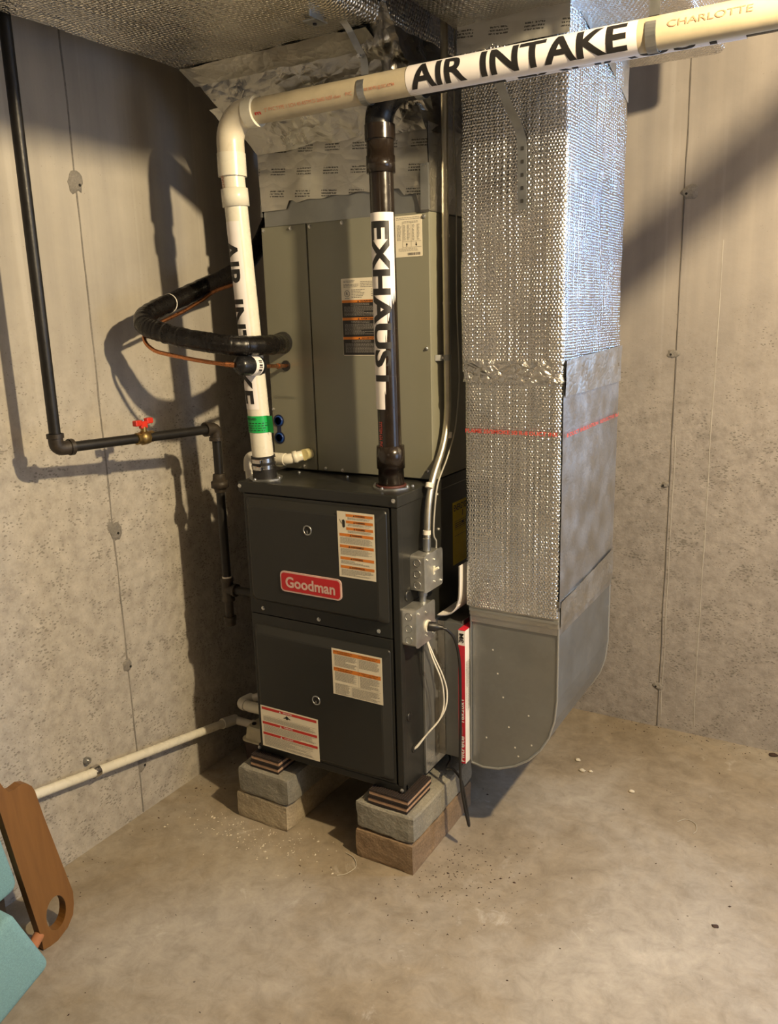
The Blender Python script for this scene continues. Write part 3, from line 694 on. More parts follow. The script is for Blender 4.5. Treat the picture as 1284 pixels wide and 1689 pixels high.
def blocks():
    rough_block(0.384, 0.578, -0.040, 0.357, -0.2299, -0.138, 1).build('concrete_block', 'block_brown', None, 'damp brown concrete block on the floor under the furnace right corner', 'block', 'blocks under the furnace')
    rough_block(0.386, 0.582, -0.036, 0.361, -0.1345, -0.046, 2, 0.006).build('concrete_block', 'block_grey', None, 'chipped grey concrete block stacked on the brown one, carrying the cork pads', 'block', 'blocks under the furnace')
    rough_block(-0.066, 0.134, -0.048, 0.349, -0.2299, -0.138, 3).build('concrete_block', 'block_tan', None, 'tan concrete block on the floor beside the condensate pump', 'block', 'blocks under the furnace')
    rough_block(-0.052, 0.146, -0.050, 0.347, -0.1345, -0.046, 4).build('concrete_block', 'block_grey', None, 'smooth grey concrete block stacked on the tan one by the pump', 'block', 'blocks under the furnace')
    k = 0
    for (x0, x1, y0, y1, side) in ((0.425, 0.556, -0.028, 0.115, 'right'), (-0.012, 0.098, -0.032, 0.10, 'left')):
        for j in range(2):
            z0 = -0.0455+j*0.0225; dx = (0.004 if j else 0); h = 0.0222
            t = thing('vibration_pad', ((x0+x1)/2, (y0+y1)/2, z0),
                      'ribbed rubber and cork pad, %s of the two under the furnace front %s corner' % ('upper' if j else 'lower', side), 'pad', 'pads under the furnace')
            MB().box((x0+dx, y0, z0), (x1+dx, y1, z0+0.0062)).build('rubber_layer', 'padrubber', t)
            MB().box((x0+dx+0.001, y0+0.001, z0+0.0062), (x1+dx-0.001, y1-0.001, z0+0.0158)).build('cork_layer', 'cork', t)
            mb = MB().box((x0+dx, y0, z0+0.0158), (x1+dx, y1, z0+0.020))
            n = 17
            for i in range(n):
                a = x0+dx+(x1-x0)*(i+0.2)/n; mb.box((a, y0, z0+0.020), (a+(x1-x0)/n*0.6, y1, z0+h))
            mb.build('ribbed_layer', 'padrubber', t)
blocks()

# ================================================================== FURNACE
W, D, H = 0.535, 0.73, 0.876
YD = -0.0240                     # front of the pressed door fields
def furnace():
    t = thing('furnace', (W/2, D/2, 0), 'charcoal gas furnace cabinet with a red badge, standing on concrete blocks', 'furnace')
    MB().box((0.002, 0.006, 0.0), (W, D, H-0.03), 0.003).build('cabinet', 'charcoal', t)
    # lid with a turned down lip
    MB().box((-0.005, -0.006, H-0.034), (W+0.003, D, H), 0.004).build('lid', 'charcoal', t)
    # bottom rail and front corner posts
    MB().box((0.0, -0.002, -0.001), (W, 0.02, 0.022), 0.003).build('bottom_rail', 'charcoal', t)
    MB().box((W-0.020, -0.003, 0.02), (W+0.0005, 0.02, H-0.034), 0.002).build('corner_post', 'charcoal', t)
    def door(z0, z1, r0, r1, name):
        # flat sheet with a pressed, chamfered field
        mb = MB(); X0, X1 = 0.012, W-0.026
        mb.box((X0, -0.004, z0), (X1, 0.008, z1), 0.0015)
        rings = []
        for ins, y, r in ((0.0, -0.004, 0.010), (0.0015, -0.007, 0.011), (0.021, -0.0225, 0.020), (0.026, -0.0240, 0.021)):
            rings.append([(x, y, z) for x, z in rrect(0.022+ins*0.8, W-0.032-ins, r0+ins*0.6, r1-ins, r, 5)])
        n = len(rings[0])
        for a, b in zip(rings, rings[1:]): mb.add(a+b, [(i, (i+1) % n, n+(i+1) % n, n+i) for i in range(n)], True)
        mb.add(rings[-1], [tuple(range(n))])
        return mb.build(name, 'charcoal', t)
    up = door(0.470, 0.840, 0.512, 0.832, 'upper_door'); lo = door(0.024, 0.4675, 0.032, 0.436, 'lower_door')
    # sight holes
    for z in (0.757, 0.238):
        mb = MB(); x = 0.254
        for k in range(24):
            pass
        ring = [Vector((x+0.013*math.cos(a), YD-0.0005, z+0.013*math.sin(a))) for a in [2*PI*i/24 for i in range(25)]]
        mb.tube(ring, 0.0022, 8, False); sg = mb.build('sight_port', 'steel' if 0 else 'zinc', t)
        MB().tube([(x, YD+0.0005, z), (x, YD-0.0008, z)], 0.0118, 20).build('port_opening', 'hole', sg)
        MB().box((x-0.002, YD-0.0015, z-0.009), (x+0.001, YD-0.0008, z-0.001)).build('port_glint', 'zinc', sg)
    screws(t, [(0.059, -0.004, 0.489), (0.264, -0.004, 0.487), (0.467, -0.004, 0.486), (0.002, -0.006, H-0.014), (0.526, -0.006, H-0.014), (0.005, -0.002, 0.010), (0.527, -0.002, 0.008)], (0, -1, 0), 0.005)
    screws(t, [(0.09, 0.17, H), (0.27, 0.165, H), (0.515, 0.12, H), (0.40, 0.17, H)], (0, 0, 1), 0.004)
    screws(t, [(W, 0.225, 0.835), (W, 0.232, 0.73)], (1, 0, 0), 0.004)
    # badge
    fc = Face((0.150, YD-0.0002, 0.627), (1, 0, 0), (0, 0, -1), (0, -1, 0))
    b = fc.sheet(MB(), 0.213, 0.062, 0.0035, 0.013).build('badge', 'badge_rim', t)
    f2 = Face((0.1545, YD-0.0037, 0.6225), (1, 0, 0), (0, 0, -1), (0, -1, 0))
    f2.sheet(MB(), 0.204, 0.053, 0.0006, 0.010).build('badge_field', 'badge', b)
    mb = MB(); f2.text(mb, 'Goodman', 0.015, 0.0105, 0.173, 0.033, 0.0012, 0.028); mb.build('lettering', 'badge_rim', b)
    # warning labels
    rnd = random.Random(11)
    def head(f, mbB, mbT, a0, b0, a1, b1, txt, lt=0.5, th=0.62):
        f.rect(mbB, a0, b0, a1, b1, 0.0009); h = (b1-b0)*th; wd = min((a1-a0)*lt, len(txt)*h*0.95); c = (a0+a1)/2
        f.text(mbT, txt, c-wd/2+h*0.5, b0+(b1-b0-h)/2, wd, h, 0.0012, 0.02); f.tri(mbT, c-wd/2-h*0.9, b0+(b1-b0-h)/2, h, 0.0012)
    # tall label, upper door
    f = Face((0.357, YD-0.0002, 0.824), (1, 0, 0), (0, 0, -1), (0, -1, 0)); w_, h_ = 0.119, 0.187
    lb = f.sheet(MB(), w_, h_).build('warning_label', 'paper_warm', t, 'tall white warning label with seven orange bands')
    B, T, L = MB(), MB(), MB()
    for b0 in (0.006, 0.0245, 0.043):
        head(f, B, T, 0.029, b0, 0.115, b0+0.0075, 'WARNING', 0.35); f.lines(L, 0.034, b0+0.0095, 0.112, b0+0.0165, 0.0021, 0.0009, rnd)
    for b0, b1 in ((0.0615, 0.092), (0.094, 0.126), (0.128, 0.151), (0.153, 0.185)):
        head(f, B, T, 0.006, b0, 0.115, b0+0.008, ('WARNING', 'AVERTISSEMENT', 'WARNING', 'ADVERTENCIA')[int(b0*100) % 4], 0.4); f.lines(L, 0.008, b0+0.0105, 0.112, b1-0.002, 0.0021, 0.0009, rnd)
    B.build('orange_bands', 'orange', lb); T.build('lettering', 'ink', lb, kind='stuff'); L.build('fine_print', 'ink_light', lb, kind='stuff')
    mb = MB(); hand = [(0.0165, 0.024), (0.0225, 0.022), (0.0255, 0.027), (0.0255, 0.042), (0.0215, 0.046), (0.0175, 0.043), (0.0165, 0.034)]
    mb.add([f.p(a, b_, 0.0011) for a, b_ in hand], [tuple(range(len(hand)))])
    for i in range(3):
        a, b_ = 0.007+i*0.0022, 0.022+i*0.004; mb.add([f.p(a, b_, 0.0011), f.p(a+0.0035, b_+0.003, 0.0011), f.p(a+0.0035, b_+0.0048, 0.0011), f.p(a, b_+0.0018, 0.0011)], [(0, 1, 2, 3)])
    mb.build('hand_symbol', 'ink', lb)
    # label, upper right of the lower door
    f = Face((0.318, YD-0.0002, 0.417), (1, 0, 0), (0, 0, -1), (0, -1, 0)); w_, h_ = 0.168, 0.142
    lb = f.sheet(MB(), w_, h_).build('warning_label', 'paper_warm', t, 'nearly square white label with two orange bands')
    B, T, L = MB(), MB(), MB()
    for b0 in (0.005, 0.057):
        f.rect(B, 0.005, b0, 0.163, b0+0.0115, 0.0009)
        for a0, tx in ((0.010, 'FOR YOUR SAFETY READ BEFORE OPERATING'), (0.094, 'WHAT TO DO IF YOU SMELL GAS')):
            f.tri(T, a0-0.002, b0+0.0015, 0.003, 0.0012); f.text(T, tx[:len(tx)//2], a0+0.004, b0+0.0015, 0.056, 0.0034, 0.0012); f.text(T, tx[len(tx)//2:], a0+0.010, b0+0.0065, 0.044, 0.0034, 0.0012)
    for a0, a1, b0, b1 in ((0.009, 0.086, 0.019, 0.054), (0.092, 0.160, 0.019, 0.046), (0.009, 0.083, 0.071, 0.098), (0.094, 0.160, 0.071, 0.106), (0.008, 0.060, 0.108, 0.140), (0.066, 0.160, 0.110, 0.139)):
        f.lines(L, a0, b0, a1, b1, 0.0023, 0.0009, rnd)
    f.rect(T, 0.0885, 0.017, 0.0889, 0.106, 0.001); f.rect(T, 0.005, 0.1065, 0.163, 0.1069, 0.001); f.rect(T, 0.0625, 0.107, 0.0629, 0.140, 0.001)
    B.build('orange_bands', 'orange', lb); T.build('lettering', 'ink', lb, kind='stuff'); L.build('fine_print', 'ink_light', lb, kind='stuff')
    # label, lower left of the lower door
    f = Face((0.039, YD-0.0002, 0.176), (1, 0, 0), (0, 0, -1), (0, -1, 0)); w_, h_ = 0.217, 0.138
    lb = f.sheet(MB(), w_, h_).build('danger_label', 'paper_warm', t, 'white label with three red bands at the lower left')
    B, T, L, K = MB(), MB(), MB(), MB()
    for b0 in (0.004, 0.053, 0.089):
        f.rect(B, 0.005, b0, 0.212, b0+0.0085, 0.0009); f.tri(T, 0.072, b0+0.001, 0.0065, 0.0012); f.text(T, 'WARNING', 0.087, b0+0.002, 0.034, 0.0042, 0.0012, 0.02)
    f.lines(L, 0.009, 0.035, 0.208, 0.050, 0.0026, 0.0009, rnd); f.lines(L, 0.009, 0.064, 0.208, 0.086, 0.0026, 0.0009, rnd); f.lines(L, 0.009, 0.100, 0.208, 0.133, 0.0026, 0.0009, rnd)
    f.rect(K, 0.008, 0.0315, 0.209, 0.0319, 0.001)
    bird = [(0.088, 0.0245), (0.096, 0.0205), (0.0995, 0.0165), (0.1035, 0.0165), (0.107, 0.0205), (0.115, 0.0245), (0.1135, 0.0265), (0.106, 0.0245), (0.104, 0.028), (0.099, 0.028), (0.097, 0.0245), (0.0895, 0.0265)]
    K.add([f.p(a, b_, 0.0011) for a, b_ in bird], [tuple(range(len(bird)))])
    B.build('red_bands', 'redband', lb); T.build('lettering', 'paper', lb, kind='stuff'); L.build('fine_print', 'ink_light', lb, kind='stuff'); K.build('symbol', 'ink', lb)
    # side: knock-out plugs and energy label
    for y, z, r in ((0.042, 0.586, 0.016), (0.034, 0.226, 0.013)):
        mb = MB(); mb.tube([(W, y, z), (W+0.003, y, z), (W+0.0045, y, z)], [r, r, r*0.75], 20); mb.build('knockout_plug', 'black', t)
    mb = MB(); mb.tube([(W+0.0002, 0.058, 0.113), (W+0.0025, 0.058, 0.113)], 0.0115, 18); mb.build('wire_grommet', 'hole', t)
    f = Face((W, 0.328, 0.787), (0, 1, 0), (0, 0, -1), (1, 0, 0)); w_, h_ = 0.14, 0.195
    lb = f.sheet(MB(), w_, h_).build('energy_label', 'yellow', t, 'yellow energy rating label on the shaded side')
    T = MB(); f.text(T, 'ENERGYGUIDE', 0.006, 0.008, 0.128, 0.020, 0.001, 0.02)
    for b0 in (0.06, 0.085, 0.105): f.rect(T, 0.010, b0, 0.13, b0+0.001, 0.001)
    f.lines(T, 0.012, 0.066, 0.12, 0.082, 0.006, 0.001, rnd); f.rect(T, 0.065, 0.032, 0.07, 0.05, 0.001); f.rect(T, 0.06, 0.066, 0.075, 0.074, 0.0011)
    T.build('lettering', 'ink', lb)
    # vent flanges on the lid
    for (x, y, lab) in ((0.050, 0.058, 0), (0.464, 0.090, 1)):
        mb = MB(); ring = []
        for k in range(32):
            a = 2*PI*k/32; r = 0.050+0.007*max(0, math.cos(4*a))**2
            ring.append((x+r*math.cos(a), y+r*math.sin(a)))
        mb.prism(ring, 'z', H, H+0.004, True); fl = mb.build('vent_flange', 'zinc', t)
        if lab:
            mb = MB(); mb.tube([(x+0.039*math.cos(2*PI*k/32), y+0.039*math.sin(2*PI*k/32), H+0.006) for k in range(33)], 0.004, 8, False); mb.build('gasket', 'gasket', fl)
        screws(fl, [(x+0.050*math.cos(a), y+0.050*math.sin(a), H+0.004) for a in (0.0, PI/2, PI, 3*PI/2)], (0, 0, 1), 0.0035)
    return t
furnace()

# ================================================================== COIL CABINET
def coil():
    X0, X1, Y0, Y1, Z0, Z1 = -0.024, 0.536, 0.20, 0.728, H+0.002, 1.603
    t = thing('coil_cabinet', ((X0+X1)/2, (Y0+Y1)/2, Z0), 'olive grey evaporator coil cabinet standing on the furnace', 'cabinet')
    MB().box((X0, Y0+0.012, Z0), (X1, Y1, Z1), 0.002).build('casing', 'olive', t)
    MB().box((X0-0.001, Y0, Z0+0.004), (0.137, Y0+0.014, Z1-0.002), 0.002).build('pipe_panel', 'olive', t, 'narrow left panel with the refrigerant line stubs')
    MB().box((0.1415, Y0, Z0+0.004), (X1+0.001, Y0+0.014, Z1-0.001), 0.002).build('access_panel', 'olive', t, 'wide right access panel')
    screws(t, [(-0.016, Y0, 1.592), (0.083, Y0, 1.592), (0.262, Y0, 1.594), (0.523, Y0, 1.590), (0.525, Y0, 1.247), (0.521, Y0, 0.906), (0.231, Y0, 0.888), (-0.018, Y0, 1.064), (0.090, Y0, 0.892), (0.17, Y0, 0.890), (0.152, Y0, 1.592)], (0, -1, 0), 0.0042)
    rnd = random.Random(5)
    # rating and warning sheet
    f = Face((0.252, Y0-0.0002, 1.443), (1, 0, 0), (0, 0, -1), (0, -1, 0)); w_ = 0.150
    lb = f.sheet(MB(), w_, 0.215, 0.0006, 0.003).build('rating_label', 'paper_warm', t, 'cream rating label over three black warning panels with orange headers')
    K, O, T, L, R = MB(), MB(), MB(), MB(), MB()
    f.lines(R, 0.008, 0.006, 0.05, 0.012, 0.0035, 0.0009, rnd); f.lines(R, 0.008, 0.016, 0.06, 0.026, 0.0035, 0.0009, rnd); f.lines(R, 0.065, 0.010, 0.14, 0.026, 0.0045, 0.0009, rnd, 0.4, 0.5)
    f.lines(R, 0.034, 0.031, 0.09, 0.056, 0.0042, 0.0009, rnd, 0.42, 0.5); f.lines(R, 0.10, 0.031, 0.142, 0.056, 0.006, 0.0009, rnd, 0.3, 0.5); f.lines(R, 0.012, 0.054, 0.03, 0.058, 0.004, 0.0009, rnd)
    c = (0.0195, 0.042); ring = []
    for rr in (0.0095, 0.0078):
        ring += [f.p(c[0]+rr*math.cos(2*PI*k/20), c[1]+rr*math.sin(2*PI*k/20), 0.001) for k in range(20)]
    R.add(ring, [(k, (k+1) % 20, 20+(k+1) % 20, 20+k) for k in range(20)]); f.text(R, 'R', 0.0155, 0.0375, 0.008, 0.009, 0.001, 0.03)
    for b0, b1, tx, tw in ((0.0595, 0.108, 'WARNING', 0.05), (0.108, 0.162, 'AVERTISSEMENT', 0.07), (0.162, 0.213, 'ADVERTENCIA', 0.06)):
        f.rect(O, 0.001, b0, w_-0.001, b0+0.0075, 0.0009); f.rect(K, 0.001, b0+0.0075, w_-0.001, b1, 0.0009)
        f.tri(T, 0.053, b0+0.001, 0.0055, 0.0013); f.text(T, tx, 0.063, b0+0.0015, tw, 0.0048, 0.0013, 0.02)
        f.lines(L, 0.03, b0+0.010, 0.095, b0+0.016, 0.0034, 0.0013, rnd, 0.55); f.lines(L, 0.008, b0+0.018, w_-0.008, b1-0.004, 0.0034, 0.0013, rnd, 0.55, 0.3)
    K.build('black_panels', 'ink', lb); O.build('orange_bands', 'orange', lb); T.build('lettering', 'ink', lb, kind='stuff'); L.build('fine_print', 'ink_grey', lb, kind='stuff'); R.build('rating_print', 'ink_grey', lb, kind='stuff')
    # airflow table sheet
    f = Face((0.4335, Y0-0.0002, 1.596), (1, 0, 0), (0, 0, -1), (0, -1, 0))
    lb = f.sheet(MB(), 0.083, 0.106, 0.0006, 0.002).build('data_label', 'paper_warm', t, 'small white data label with a table and two arrows')
    R = MB(); f.lines(R, 0.005, 0.005, 0.078, 0.012, 0.004, 0.0009, rnd, 0.3); f.lines(R, 0.025, 0.015, 0.078, 0.021, 0.003, 0.0009, rnd, 0.4)
    for a0, a1 in ((0.006, 0.021), (0.026, 0.034), (0.037, 0.046), (0.053, 0.060), (0.067, 0.076)): f.lines(R, a0, 0.024, a1, 0.064, 0.0031, 0.0009, rnd, 0.5, 0.3, (0.002, 0.006))
    for a in (0.0235, 0.0495): f.rect(R, a, 0.016, a+0.0006, 0.081, 0.001)
    f.rect(R, 0.0235, 0.066, 0.080, 0.0666, 0.001); f.rect(R, 0.0235, 0.081, 0.080, 0.0816, 0.001); f.lines(R, 0.010, 0.084, 0.075, 0.092, 0.003, 0.0009, rnd, 0.3)
    lo = 0.038
    while lo < 0.077: ww = rnd.choice((0.0008, 0.0012, 0.002)); f.rect(R, lo, 0.0955, lo+ww, 0.102, 0.001); lo += ww+rnd.choice((0.0006, 0.0012))
    R.build('fine_print', 'ink_grey', lb, kind='stuff')
    for a, sg in ((0.036, 1), (0.065, -1)):
        T = MB(); cy = 0.0745; T.add([f.p(a-0.003, cy, 0.0011), f.p(a+0.003, cy, 0.0011), f.p(a, cy-0.005*sg, 0.0011)], [(0, 1, 2)]); f.rect(T, a-0.001, min(cy, cy+0.005*sg), a+0.001, max(cy, cy+0.005*sg), 0.0011)
        T.build('arrow', 'ink', lb)
    f = Face((0.395, Y0-0.0002, 1.590), (1, 0, 0), (0, 0, -1), (0, -1, 0))
    lb = f.sheet(MB(), 0.034, 0.09, 0.0006, 0.002).build('strip_label', 'paper', t, 'narrow white strip label behind the exhaust pipe')
    L = MB(); f.lines(L, 0.004, 0.006, 0.03, 0.084, 0.006, 0.0009, rnd, 0.5); L.build('fine_print', 'ink_rust', lb, kind='stuff')
    # pressed lettering on the narrow panel
    mb = MB(); text_flat(mb, 'Goodman', (-0.012, Y0-0.0008, 1.098), (1, 0, 0), (0, 0, 1), 0.075, 0.012, 0.01); mb.build('pressed_lettering', 'olive', t)
    # stubs: grommets and the blue drain caps
    MB().tube([(0.035, Y0-0.004, 1.267), (0.035, Y0+0.004, 1.267)], 0.030, 20).build('grommet', 'rubber', t)
    MB().tube([(0.040, Y0-0.004, 1.198), (0.040, Y0+0.004, 1.198)], 0.016, 18).build('grommet', 'rubber', t)
    mb = MB()
    for z in (1.029, 0.976): mb.tube([(0.000, Y0-0.0015, z), (0.000, Y0+0.003, z)], 0.0195, 20)
    mb.box((-0.007, Y0-0.0014, 0.985), (0.007, Y0+0.003, 1.02)); mb.build('drain_opening', 'bluedark', t)
    for z in (1.029, 0.976):
        mb = MB(); mb.tube([(0, Y0-0.001, z), (0, Y0-0.004, z), (0, Y0-0.004, z), (0, Y0-0.0022, z)], [0.0155, 0.015, 0.012, 0.011], 20); c_ = mb.build('drain_cap', 'blue', t)
    return t
coil()

# ================================================================== PIPES
def wrap(axis_pt, axis, ref, side, r, a0):
    """surface of a pipe: returns fn(s along axis, t round the pipe) starting at angle a0 from ref towards side"""
    axis_pt, axis, ref, side = map(Vector, (axis_pt, axis, ref, side))
    def fn(s, ang): return axis_pt+axis*s+(ref*math.cos(ang)+side*math.sin(ang))*r
    return fn
def sleeve(mb, fn, s0, s1, a0, a1, n=24, ns=1):
    vs = []; fs = []
    for j in range(ns+1):
        for k in range(n+1): vs.append(fn(s0+(s1-s0)*j/ns, a0+(a1-a0)*k/n))
    for j in range(ns):
        for k in range(n): a = j*(n+1)+k; fs.append((a, a+1, a+n+2, a+n+1))
    return mb.add(vs, fs, True)
def lathe(mb, a, b, prof, n=28, smooth=False):
    """prof: list of (t along a->b in metres, radius)"""
    a, b = Vector(a), Vector(b); d = (b-a).normalized(); nx = d.orthogonal().normalized(); ny = d.cross(nx); rings = []
    for s, r in prof: rings.append([a+d*s+(nx*math.cos(2*PI*k/n)+ny*math.sin(2*PI*k/n))*r for k in range(n)])
    vs = [v for r in rings for v in r]; fs = []
    for i in range(len(rings)-1):
        for k in range(n): k2 = (k+1) % n; fs.append((i*n+k, i*n+k2, (i+1)*n+k2, (i+1)*n+k))
    mb.add(vs, fs, True); mb.add(rings[0], [tuple(range(n-1, -1, -1))]); mb.add(rings[-1], [tuple(range(n))]); return mb

PR = 0.0315                      # pipe radius
IY, IZ = 0.022, 1.868            # intake pipe run
def hard(prof):                  # doubles the profile points so the lathe keeps its steps crisp
    out = []
    for i, (s, r) in enumerate(prof):
        out.append((s, r))
    return out
def intake():
    t = thing('intake_pipe', (0.05, 0.05, H), 'white plastic air intake pipe rising left of the coil and running right overhead', 'pipe')
    A = Vector((0.050, 0.055, H+0.012)); B = Vector((0.030, IY, 1.735))
    MB().cyl(A+(B-A)*0.03, B, PR, 28).build('riser', 'pvc', t)
    # coupling and elbow
    d = (B-A).normalized()
    p = A+d*(1.640-A.z)
    mb = MB(); lathe(mb, p, p+d, [(0, PR), (0.0, PR+0.0055), (0.046, PR+0.0055), (0.048, PR)]); mb.build('coupling', 'pvc', t)
    mb = MB(); lathe(mb, p-d*0.0+d*0.048, p+d, [(0, PR+0.0005), (0.035, PR+0.0005)]); mb.build('short_nipple', 'pvc', t)
    bend = []
    C = Vector((B.x+0.066, IY, IZ-0.066))
    for k in range(13):
        a = PI-PI/2*k/12; bend.append((C.x+0.066*math.cos(a), IY, C.z+0.066*math.sin(a)))
    mb = MB(); mb.tube([(B.x, IY, 1.722), (B.x, IY, 1.73)]+bend+[(C.x+0.03, IY, IZ)], PR+0.0055, 28, True); el = mb.build('elbow', 'pvc_fit', t)
    mb = MB(); mb.tube([(B.x, IY, 1.716), (B.x, IY, 1.775)], PR+0.0072, 28); mb.build('elbow_hub', 'pvc', el)
    x = C.x+0.0; mb = MB(); mb.tube([(x+0.004, IY, IZ), (x+0.036, IY, IZ)], PR+0.0072, 28); mb.build('elbow_hub', 'pvc', el)
    MB().tube([(x+0.02, IY, IZ), (1.56, IY, IZ+0.004)], PR, 32).build('overhead_run', 'pvc_aged', t)
    MB().tube(fillet([(1.525, IY, IZ+0.004), (1.588, IY, IZ+0.004), (1.638, IY, IZ+0.045)], 0.04, 8), PR+0.0055, 28).build('elbow', 'pvc_fit', t)
    MB().tube([(1.62, IY, IZ+0.030), (2.02, IY, IZ+0.358)], PR, 28).build('upper_run', 'pvc_aged', t)
    MB().tube([(2.01, IY, IZ+0.35), (2.10, IY, IZ+0.43), (2.10, IY, CEIL)], PR, 28).build('upper_riser', 'pvc_aged', t)
    # AIR INTAKE sticker on the overhead run
    fn = wrap((0, IY, IZ+0.002), (1, 0, 0), (0, -1, 0), (0, 0, 1), PR+0.0006, 0)
    sleeve(MB(), fn, 0.590, 1.118, -1.75, 1.2, 30).build('sticker', 'paper', t)
    fn2 = wrap((0, IY, IZ+0.002), (1, 0, 0), (0, -1, 0), (0, 0, 1), PR+0.0012, 0)
    for wd, f0, f1 in (('AIR', 0.0, 0.285), ('INTAKE', 0.355, 1.0)):
        mb = MB(); text_wrapped(mb, wd, lambda a, b: fn2(0.602+0.497*f0+a, -0.90+b/PR), 0.497*(f1-f0), 0.056, 14, 0.028); mb.build('lettering', 'ink', t)
    # print on the pipe
    def pr(txt, x0, w_, h_, ang, mat, bold=0.0):
        mb = MB(); text_wrapped(mb, txt, lambda a, b: fn2(x0+a, ang+b/PR), w_, h_, 4, bold); mb.build('pipe_print', mat, t)
    pr('2" PVC TYPE 1 SCH 40 ASTM D-2665 NSF-dwv', 0.175, 0.235, 0.0085, -0.50, 'ink_rust'); pr('RR 280 PSI @ 23C ASTM', 0.478, 0.082, 0.0085, -0.42, 'ink_rust', 0.01); pr('PVC', 0.424, 0.018, 0.008, -0.47, 'ink_rust')
    pr('m', 0.142, 0.020, 0.007, -0.62, 'redband', 0.03); pr('CHARLOTTE', 1.178, 0.155, 0.0125, -0.02, 'ink_rust')
    # sticker on the riser, lettering reads downwards and is half turned away
    az = math.radians(-27)
    ref = Vector((math.sin(az), -math.cos(az), 0)); side = Vector((math.cos(az), math.sin(az), 0))
    fr = wrap(A, d, ref, side, PR+0.0006, 0); fr2 = wrap(A, d, ref, side, PR+0.0012, 0)
    sleeve(MB(), fr, 1.60-A.z, 1.085-A.z, -1.5, 1.28, 26).build('riser_sticker', 'paper', t)
    for wd, f0, f1 in (('AIR', 0.0, 0.285), ('INTAKE', 0.355, 1.0)):
        mb = MB(); text_wrapped(mb, wd, lambda a, b: fr2(1.555-A.z-0.455*f0-a, -0.80+b/PR), 0.455*(f1-f0), 0.0535, 14, 0.028); mb.build('riser_lettering', 'ink', t)
    mb = MB(); text_wrapped(mb, 'CHARL', lambda a, b: fr2(1.685-A.z+a, -0.10-b/PR+0.4), 0.04, 0.014, 4, 0.0); mb.build('pipe_print', 'ink_rust', t)
    # rubber coupling and hose clamps at the furnace
    mb = MB(); mb.tube([A+d*s for s in (-0.012, 0.058)], PR+0.004, 28); rb = mb.build('rubber_coupling', 'rubber', t)
    for s in (0.026, 0.046):
        q = A+d*s; mb = MB(); mb.tube([q-d*0.006, q+d*0.006], PR+0.0052, 28)
        mb.box((q.x+0.004, q.y-PR-0.016, q.z-0.006), (q.x+0.026, q.y-PR-0.002, q.z+0.006), 0.002); mb.build('hose_clamp', 'steel', t)
    # green approval tag round the riser
    az2 = math.radians(18); ref2 = Vector((math.sin(az2), -math.cos(az2), 0)); side2 = Vector((math.cos(az2), math.sin(az2), 0))
    fg = wrap(A, d, ref2, side2, PR+0.0016, 0); s0, s1 = 1.066-A.z, 1.017-A.z
    mb = MB(); sleeve(mb, fg, s0, s1, -1.35, 1.1, 20)
    e0, e1 = fg(s0, 1.1), fg(s1, 1.1); ex = Vector((0.024, -0.004, 0)); mb.add([e0, e0+ex, e1+ex, e1], [(0, 1, 2, 3)]); g_ = mb.build('approval_tag', 'green', t, 'bright green approval tag')
    fg2 = wrap(A, d, ref2, side2, PR+0.0021, 0)
    mb = MB(); text_wrapped(mb, 'APPROVED', lambda a, b: fg2(s0-0.012+b, -1.2+a/PR), 0.042, 0.0065, 2, 0.02)
    for r_ in range(4):
        rr = random.Random(r_); a = -1.1
        while a < 0.9:
            l = 0.1+0.25*rr.random(); sleeve(mb, fg2, s0-0.020-r_*0.007, s0-0.022-r_*0.007, a, a+l, 3); a += l+0.1
    mb.build('lettering', 'ink', g_)
    return t
intake()

